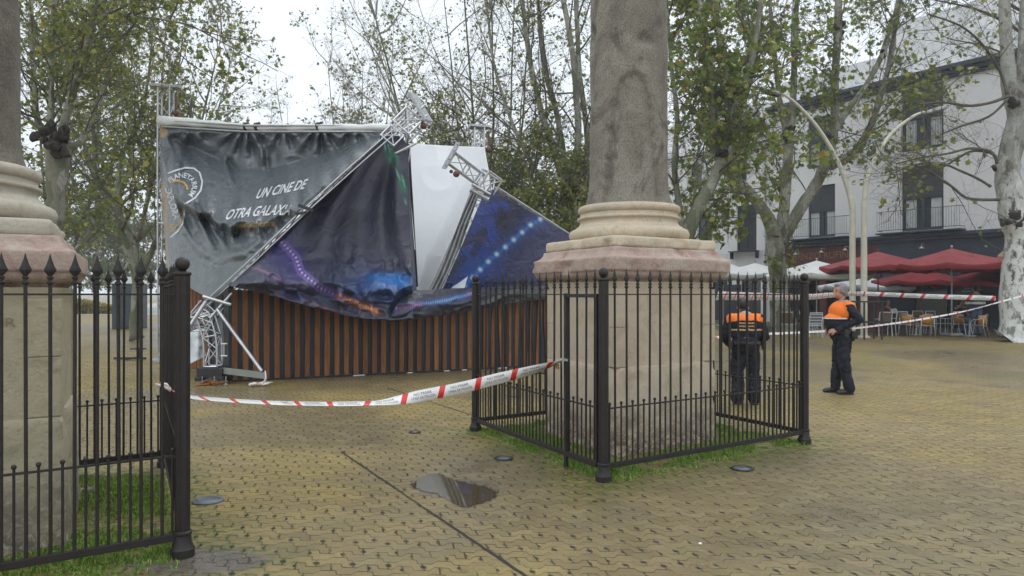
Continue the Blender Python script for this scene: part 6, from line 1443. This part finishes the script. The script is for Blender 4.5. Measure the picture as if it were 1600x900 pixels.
def hand(b, w, d, up, s=1, curl=.5):
    """w wrist, d direction of the hand, up = back of the hand"""
    w = Vector(w); d = Vector(d).normalized(); up = Vector(up); up = (up - d * up.dot(d)).normalized(); x = d.cross(up)
    for a in (-.028, -.009, .009, .028): capsule(b, w + x * a * .8, w + d * .085 + x * a, .016, .014, 8)
    for a, L in ((-.030, .062), (-.011, .078), (.009, .074), (.027, .056)):
        p = w + d * .088 + x * a; q = p + (d * math.cos(curl) - up * math.sin(curl)) * L * .5; r = q + (d * math.cos(curl * 2.2) - up * math.sin(curl * 2.2)) * L * .5
        capsule(b, p, q, .0105, .0095, 8); capsule(b, q, r, .0095, .008, 8)
    p = w + d * .03 - x * .030 * s; q = p + (d * .7 - x * .6 * s - up * .2).normalized() * .04; r = q + (d * .95 - x * .1 * s - up * .4).normalized() * .032; capsule(b, p, q, .013, .011, 8); capsule(b, q, r, .011, .009, 8)
def head(b, c, f, up=(0, 0, 1), s=1.):
    """head at centre c facing f"""
    c = Vector(c); f = Vector(f).normalized(); up = Vector(up).normalized(); y = up.cross(f).normalized(); up = f.cross(y); Mx = Matrix((f, y, up)).transposed()
    ell(b, c + up * .02 * s, (.098 * s, .078 * s, .105 * s), Mx); ell(b, c + f * .022 * s - up * .055 * s, (.070 * s, .056 * s, .070 * s), Mx)
    ell(b, c + f * .102 * s - up * .012 * s, (.018 * s, .013 * s, .024 * s), Mx, 8); ell(b, c + f * .106 * s - up * .027 * s, (.016 * s, .015 * s, .011 * s), Mx, 8)
    ell(b, c + f * .082 * s - up * .062 * s, (.014 * s, .024 * s, .008 * s), Mx, 8); ell(b, c + f * .078 * s - up * .092 * s, (.018 * s, .022 * s, .016 * s), Mx, 8)
    ell(b, c + f * .083 * s + up * .022 * s, (.014 * s, .05 * s, .012 * s), Mx, 8)
    for q in (-1, 1): ell(b, c - f * .004 * s + y * q * .08 * s - up * .01 * s, (.018 * s, .010 * s, .032 * s), Mx, 8)
    return Mx, y, up
def eyes(o, c, f, up=(0, 0, 1), s=1.):
    c = Vector(c); f = Vector(f).normalized(); up = Vector(up).normalized(); y = up.cross(f).normalized(); b = MB()
    for q in (-1, 1): b.ball(c + f * .084 * s + y * q * .032 * s + up * .004 * s, .010 * s, 5)
    b.build('eyes', M['leather'], o, smooth=2)
# officer with grey hair, seen from his left, looking up to the left. Local frame: +X is the way he faces
def person_root(px, d, rz, label): 
    q = P(px, 460, d); return empty('person', Vector((q.x, q.y, 0)), rz, label, 'person')
A_ = person_root(1316, 11.9, R(176), 'grey haired person in navy uniform and orange vest standing side on, hands at the belt'); A_.scale = (1.02, 1.04, 1.0)
hc, hf = (.035, .02, 1.655), (1, .18, .10)
HL = (.255, -.035, .995)     # near hand on the belt
b = MB(); head(b, hc, hf); capsule(b, (.0, 0, 1.46), (.02, .01, 1.58), .062, .058); 
capsule(b, (-.02, .0, 1.0), (-.01, 0, 1.38), .13, .15)
for s, el, wr_ in ((1, (-.16, .26, 1.20), (.15, .17, 1.03)), (-1, (-.10, -.25, 1.20), (.14, -.16, 1.02))):
    sh = Vector((-.03, s * .19, 1.40)); capsule(b, sh, el, .052, .044); capsule(b, el, wr_, .042, .030); capsule(b, (0, s * .03, 1.4), sh, .07, .06)
    hd_ = Vector((.95, -s * .55, -.25)); hand(b, wr_, hd_, (.2, s * .8, .5), s, .55)
for s, kx, fx in ((1, .01, -.03), (-1, .03, .10)):
    capsule(b, (-.01, s * .09, .95), (kx, s * .10, .50), .08, .058); capsule(b, (kx, s * .10, .50), (fx - .04, s * .11, .10), .055, .042)
blob('body', b, .0075, M['skin'], A_, 2)
eyes(A_, hc, hf)
b = MB(); f = Vector(hf).normalized(); c = Vector(hc); 
ell(b, c - f * .018 + Vector((0, 0, .036)), (.104, .087, .098)); ell(b, c - f * .055 - Vector((0, 0, .02)), (.062, .080, .085)); ell(b, c + f * .05 + Vector((0, 0, .088)), (.05, .06, .035))
ell(b, c + Vector((.0, .073, .01)), (.035, .014, .05)); ell(b, c + Vector((.0, -.073, .01)), (.035, .014, .05)); blob('hair', b, .009, M['hair_grey'], A_, 2, .004, 40)
# jacket
b = MB(); ell(b, (.02, 0, 1.31), (.155, .215, .17)); ell(b, (.075, 0, 1.14), (.195, .215, .16)); ell(b, (.055, 0, 1.02), (.185, .205, .09)); ell(b, (-.03, 0, 1.40), (.12, .19, .08)); capsule(b, (-.005, 0, 1.44), (.012, 0, 1.50), .082, .072)
for s, el, wr_ in ((1, (-.16, .26, 1.20), (.13, .175, 1.035)), (-1, (-.10, -.25, 1.20), (.12, -.165, 1.025))):
    sh = Vector((-.03, s * .18, 1.40)); capsule(b, sh, el, .082, .070); capsule(b, el, wr_, .068, .048)
blob('jacket', b, .010, M['uniform'], A_, 2, .018, 8)
# orange chest panel: shell over the upper jacket
def shell(name, b, m, parent, keep, off=.008, vox=.011, wr=.003):
    o = blob(name, b, vox, m, parent, 3, wr); bm = bmesh.new(); bm.from_mesh(o.data); bmesh.ops.delete(bm, geom=[v for v in bm.verts if not keep(v.co)], context='VERTS'); bm.to_mesh(o.data); bm.free()
    sm = o.modifiers.new('s', 'SOLIDIFY'); sm.thickness = .008; sm.offset = 1; return o
b = MB(); ell(b, (.025, 0, 1.31), (.166, .226, .18)); ell(b, (.08, 0, 1.16), (.200, .220, .15)); ell(b, (-.03, 0, 1.40), (.132, .200, .09)); capsule(b, (-.005, 0, 1.43), (.012, 0, 1.49), .090, .080)
for s, el in ((1, (-.16, .26, 1.20)), (-1, (-.10, -.25, 1.20))): capsule(b, (-.03, s * .16, 1.40), Vector((-.03, s * .18, 1.40)).lerp(Vector(el), .12), .088, .086)
shell('vest', b, M['orange'], A_, lambda c: c.z > 1.205 - .05 * (c.x < -.05) and c.z < 1.475 and abs(c.y) < .245 - .15 * max(0, 1.36 - c.z) and not (c.x < -.02 and abs(c.y) > .15 and c.z < 1.37))
b = MB(); ell(b, (.08, 0, 1.17), (.212, .232, .16)); 
shell('reflective_band', b, M['curtain'], A_, lambda c: 1.195 < c.z < 1.225 and c.x > .0)
b = MB(); capsule(b, (.02, 0, .99), (.02, 0, .95), .16, .165); ell(b, (-.03, 0, .92), (.165, .19, .12))
for s, kx, fx in ((1, .01, -.03), (-1, .03, .10)):
    capsule(b, (0, s * .085, .90), (kx, s * .10, .50), .115, .092); capsule(b, (kx, s * .10, .50), (fx - .035, s * .11, .10), .09, .080)
blob('trousers', b, .010, M['uniform'], A_, 2, .022, 7)
for s, fx in ((1, -.03), (-1, .10)):
    b = MB(); ell(b, (fx + .02, s * .115, .045), (.135, .048, .043)); ell(b, (fx + .09, s * .115, .035), (.075, .052, .033)); ell(b, (fx - .05, s * .115, .07), (.06, .045, .06)); b.box((fx + .03, s * .115, .014), (.25, .085, .026)); blob('shoe', b, .008, M['leather'], A_, 3)
b = MB(); b.lathe([(.19, 0), (.195, .01), (.195, .04), (.19, .05)], (.025, 0, .965), 28, 0, 1.0, 1.08); b.build('belt', M['leather'], A_, smooth=True)
b = MB(); b.box((.02, .215, .98), (.07, .04, .12)); b.box((-.10, .19, .97), (.06, .04, .10)); b.build('belt_pouch', M['leather'], A_, bevel=.008)
b = MB(); b.box((.10, .14, 1.345), (.04, .03, .09)); b.build('epaulette_badge', M['uniform'], A_, bevel=.005)
# officer bending his head, seen from behind
B_ = person_root(1165, 10.75, R(84), 'person with bowed head in navy uniform with orange shoulder band, back turned, behind the railing')
hc, hf = (.20, 0, 1.405), (.80, 0, -.60)
b = MB(); head(b, hc, hf, (.6, 0, .8)); capsule(b, (.06, 0, 1.30), (.15, 0, 1.36), .060, .056); capsule(b, (-.02, 0, .92), (.02, 0, 1.22), .13, .14)
for s in (-1, 1):
    sh = Vector((.02, s * .20, 1.245)); el = Vector((.08, s * .28, .985)); wr_ = Vector((.25, s * .20, .86)); capsule(b, (.02, s * .04, 1.25), sh, .07, .06); capsule(b, sh, el, .05, .043); capsule(b, el, wr_, .04, .03); hand(b, wr_, (.8, -s * .5, -.2), (.2, s * .7, .5), s, .7)
    capsule(b, (-.02, s * .09, .88), (.03, s * .11, .48), .08, .058); capsule(b, (.03, s * .11, .48), (-.03, s * .115, .10), .055, .042)
blob('body', b, .0075, M['skin'], B_, 2); eyes(B_, hc, hf, (.6, 0, .8))
b = MB(); c = Vector(hc); f = Vector(hf).normalized(); ell(b, c - f * .02 + Vector((.02, 0, .035)), (.102, .086, .098)); ell(b, c - f * .06, (.07, .078, .085)); blob('hair', b, .009, M['hair_dark'], B_, 2, .004, 40)
b = MB(); ell(b, (.02, 0, 1.17), (.15, .245, .15)); ell(b, (.0, 0, 1.02), (.15, .215, .16)); ell(b, (-.01, 0, .90), (.15, .205, .10)); ell(b, (.03, 0, 1.25), (.12, .21, .075)); capsule(b, (.05, 0, 1.29), (.10, 0, 1.335), .08, .07)
for s in (-1, 1):
    sh = Vector((.02, s * .205, 1.235)); el = Vector((.08, s * .29, .985)); wr_ = Vector((.23, s * .21, .87)); capsule(b, sh, el, .084, .07); capsule(b, el, wr_, .068, .05)
blob('jacket', b, .010, M['uniform'], B_, 2, .018, 8)
def shellB(): 
    b = MB(); ell(b, (.02, 0, 1.17), (.160, .254, .158)); ell(b, (.0, 0, 1.02), (.160, .224, .17)); ell(b, (.03, 0, 1.25), (.130, .220, .083))
    for s in (-1, 1): capsule(b, (.02, s * .19, 1.23), (.04, s * .24, 1.14), .092, .088)
    return b
shell('shoulder_band', shellB(), M['orange'], B_, lambda c: 1.215 - .25 * max(0, abs(c.y) - .12) < c.z < 1.315 and abs(c.y) < .275)
k = NT('reflective_checks'); s_ = k.n('ShaderNodeSeparateXYZ'); k.l(k.tc(), s_.inputs[0])
chk = k.math('GREATER_THAN', k.math('FRACT', k.math('MULTIPLY', k.math('ADD', s_.outputs[1], k.math('MULTIPLY', k.math('FLOOR', k.math('MULTIPLY', s_.outputs[2], 40)), .012)), 40.0)), .45)
k.base(k.mix(chk, (.30, .10, .02), (.55, .42, .25))); k.rough(.4); M['refl'] = k.m
shell('reflective_band', shellB(), M['refl'], B_, lambda c: 1.065 < c.z < 1.105 and c.x < .08 and abs(c.y) < .235)
shell('back_panel_text', shellB(), M['refl'], B_, lambda c: (1.125 < c.z < 1.155 or 1.165 < c.z < 1.195) and c.x < 0 and abs(c.y) < .13)
b = MB(); capsule(b, (-.01, 0, .90), (-.01, 0, .86), .165, .17)
for s in (-1, 1):
    capsule(b, (-.01, s * .085, .84), (.03, s * .11, .48), .118, .096); capsule(b, (.03, s * .11, .48), (-.025, s * .115, .09), .095, .095)
blob('trousers', b, .010, M['uniform'], B_, 2, .024, 7)
for s in (-1, 1):
    b = MB(); ell(b, (.03, s * .12, .045), (.135, .050, .045)); ell(b, (-.04, s * .12, .08), (.06, .05, .07)); b.box((.03, s * .12, .014), (.26, .09, .026)); blob('boot', b, .008, M['leather'], B_, 3)
b = MB(); b.lathe([(.19, 0), (.195, .01), (.195, .04), (.19, .05)], (-.01, 0, .865), 28, 0, .9, 1.12); b.build('belt', M['leather'], B_, smooth=True)
b = MB(); b.box((-.02, -.25, .86), (.08, .05, .13)); b.box((-.06, .22, .86), (.07, .05, .11)); b.build('belt_pouch', M['leather'], B_, bevel=.008)
# man in a striped shirt at the cafe, back turned
C_ = person_root(1525, 28.9, R(95), 'person in a black and white striped shirt standing back turned at the cafe'); C_.scale = (1.15, 1.3, 1.16)
k = NT('striped_shirt'); s_ = k.n('ShaderNodeSeparateXYZ'); k.l(k.tc(), s_.inputs[0]); k.base(k.mix(k.math('GREATER_THAN', k.math('FRACT', k.math('MULTIPLY', s_.outputs[2], 6.2)), .5), (.03, .035, .05), (.52, .52, .50))); k.rough(.8); M['stripes'] = k.m
M['denim'] = mat('blue_jeans', (.05, .085, .15), .8, 0, .2)
b = MB(); head(b, (.04, 0, 1.55), (.9, .1, -.2)); capsule(b, (0, 0, 1.36), (.02, 0, 1.48), .06, .056); capsule(b, (0, 0, .95), (0, 0, 1.3), .13, .14)
for s in (-1, 1):
    sh = Vector((0, s * .19, 1.31)); el = Vector((.04, s * .27, 1.06)); wr_ = Vector((.22, s * .22, .95)); capsule(b, sh, el, .05, .043); capsule(b, el, wr_, .04, .03); hand(b, wr_, (.9, -s * .3, 0), (0, s * .5, .8), s, .5); capsule(b, (0, s * .03, 1.32), sh, .06, .06)
    capsule(b, (0, s * .09, .88), (.01, s * .10, .48), .08, .058); capsule(b, (.01, s * .10, .48), (-.02, s * .11, .08), .055, .042)
blob('body', b, .010, M['skin'], C_, 2)
b = MB(); ell(b, (.025, 0, 1.585), (.10, .085, .09)); ell(b, (-.02, 0, 1.55), (.07, .078, .085)); blob('hair', b, .011, M['hair_dark'], C_, 2)
b = MB(); ell(b, (0, 0, 1.22), (.15, .225, .16)); ell(b, (.01, 0, 1.05), (.155, .205, .17)); ell(b, (0, 0, 1.30), (.12, .20, .08))
for s in (-1, 1): capsule(b, (0, s * .19, 1.30), (.04, s * .27, 1.07), .075, .062); capsule(b, (.04, s * .27, 1.07), (.16, s * .24, .98), .058, .045)
blob('shirt', b, .014, M['stripes'], C_, 3, .006)
b = MB(); ell(b, (0, 0, .92), (.155, .19, .11))
for s in (-1, 1): capsule(b, (0, s * .085, .88), (.01, s * .10, .48), .105, .08); capsule(b, (.01, s * .10, .48), (-.02, s * .11, .10), .08, .07)
blob('trousers', b, .014, M['denim'], C_, 3, .006)
for s in (-1, 1): b = MB(); ell(b, (.03, s * .11, .045), (.13, .045, .045)); blob('shoe', b, .010, M['leather'], C_, 2)
# seated guests
def seated(px, d, rz, label, top, legs, paper=False):
    o = person_root(px, d, rz, label); b = MB(); head(b, (.06, 0, 1.24), (1, 0, -.25)); capsule(b, (0, 0, 1.04), (.03, 0, 1.16), .058, .054); capsule(b, (-.05, 0, .58), (0, 0, .98), .13, .14)
    for s in (-1, 1):
        sh = Vector((0, s * .19, 1.0)); el = Vector((.08, s * .25, .76)); wr_ = Vector((.32, s * .14, .80)); capsule(b, sh, el, .05, .042); capsule(b, el, wr_, .04, .03); hand(b, wr_, (1, -s * .3, .2), (-.3, s * .3, .8), s, .6); capsule(b, (0, s * .03, 1.0), sh, .06, .06)
        capsule(b, (-.02, s * .10, .54), (.42, s * .12, .54), .08, .06); capsule(b, (.42, s * .12, .54), (.40, s * .12, .10), .055, .042)
    blob('body', b, .010, M['skin'], o, 2); b = MB(); ell(b, (.04, 0, 1.275), (.10, .085, .085)); ell(b, (-.0, 0, 1.24), (.07, .08, .085)); blob('hair', b, .011, M['hair_dark'], o, 2)
    b = MB(); ell(b, (0, 0, .92), (.15, .215, .17)); ell(b, (-.03, 0, .70), (.16, .20, .16)); ell(b, (0, 0, 1.0), (.11, .19, .08))
    for s in (-1, 1): capsule(b, (0, s * .19, .99), (.08, s * .25, .77), .07, .058); capsule(b, (.08, s * .25, .77), (.28, s * .15, .80), .055, .042)
    blob('top', b, .014, top, o, 3, .006); b = MB(); ell(b, (-.03, 0, .56), (.17, .19, .10))
    for s in (-1, 1): capsule(b, (-.02, s * .10, .55), (.42, s * .12, .55), .10, .08); capsule(b, (.42, s * .12, .55), (.40, s * .12, .12), .078, .065)
    blob('trousers', b, .014, legs, o, 3, .005)
    for s in (-1, 1): b = MB(); ell(b, (.45, s * .12, .045), (.13, .045, .045)); blob('shoe', b, .010, M['leather'], o, 2)
    if paper:
        b = MB(); b.box((0, 0, 0), (.02, .30, .22)); pp_ = b.build('paper_sheet', M['paper']); pp_.location = o.location + Matrix.Rotation(rz, 3, 'Z') @ Vector((.44, 0, .90)); pp_.rotation_euler = (.1, -.5, rz); tag(pp_, 'white sheet of paper held by the person in dark red under the red parasol', 'paper')
    return o
M['darkred'] = mat('dark_red_jacket', (.10, .02, .022), .8, 0, .2)
seated(1386, 31.4, R(-80), 'person in a dark red jacket seated under the red parasol reading a white sheet', M['darkred'], M['black'], True)
seated(1497, 30.0, R(20), 'person in dark clothes seated left of the striped shirt at the cafe', M['uniform'], M['denim'])

# ---------------- damp air
b = MB(); b.box((0, 140, 17), (520, 320, 36)); 
me = bpy.data.meshes.new('haze'); me.from_pydata(b.v, [], b.f); hz_ = bpy.data.objects.new('haze', me); COL.objects.link(hz_)
hm = bpy.data.materials.new('damp_air'); hm.use_nodes = True; t = hm.node_tree; t.nodes.remove(t.nodes['Principled BSDF'])
pv = t.nodes.new('ShaderNodeVolumePrincipled'); pv.inputs['Color'].default_value = (.93, .96, 1, 1); pv.inputs['Density'].default_value = .0013; pv.inputs['Anisotropy'].default_value = .2
t.links.new(pv.outputs[0], t.nodes['Material Output'].inputs['Volume']); me.materials.append(hm); tag(hz_, kind='stuff')
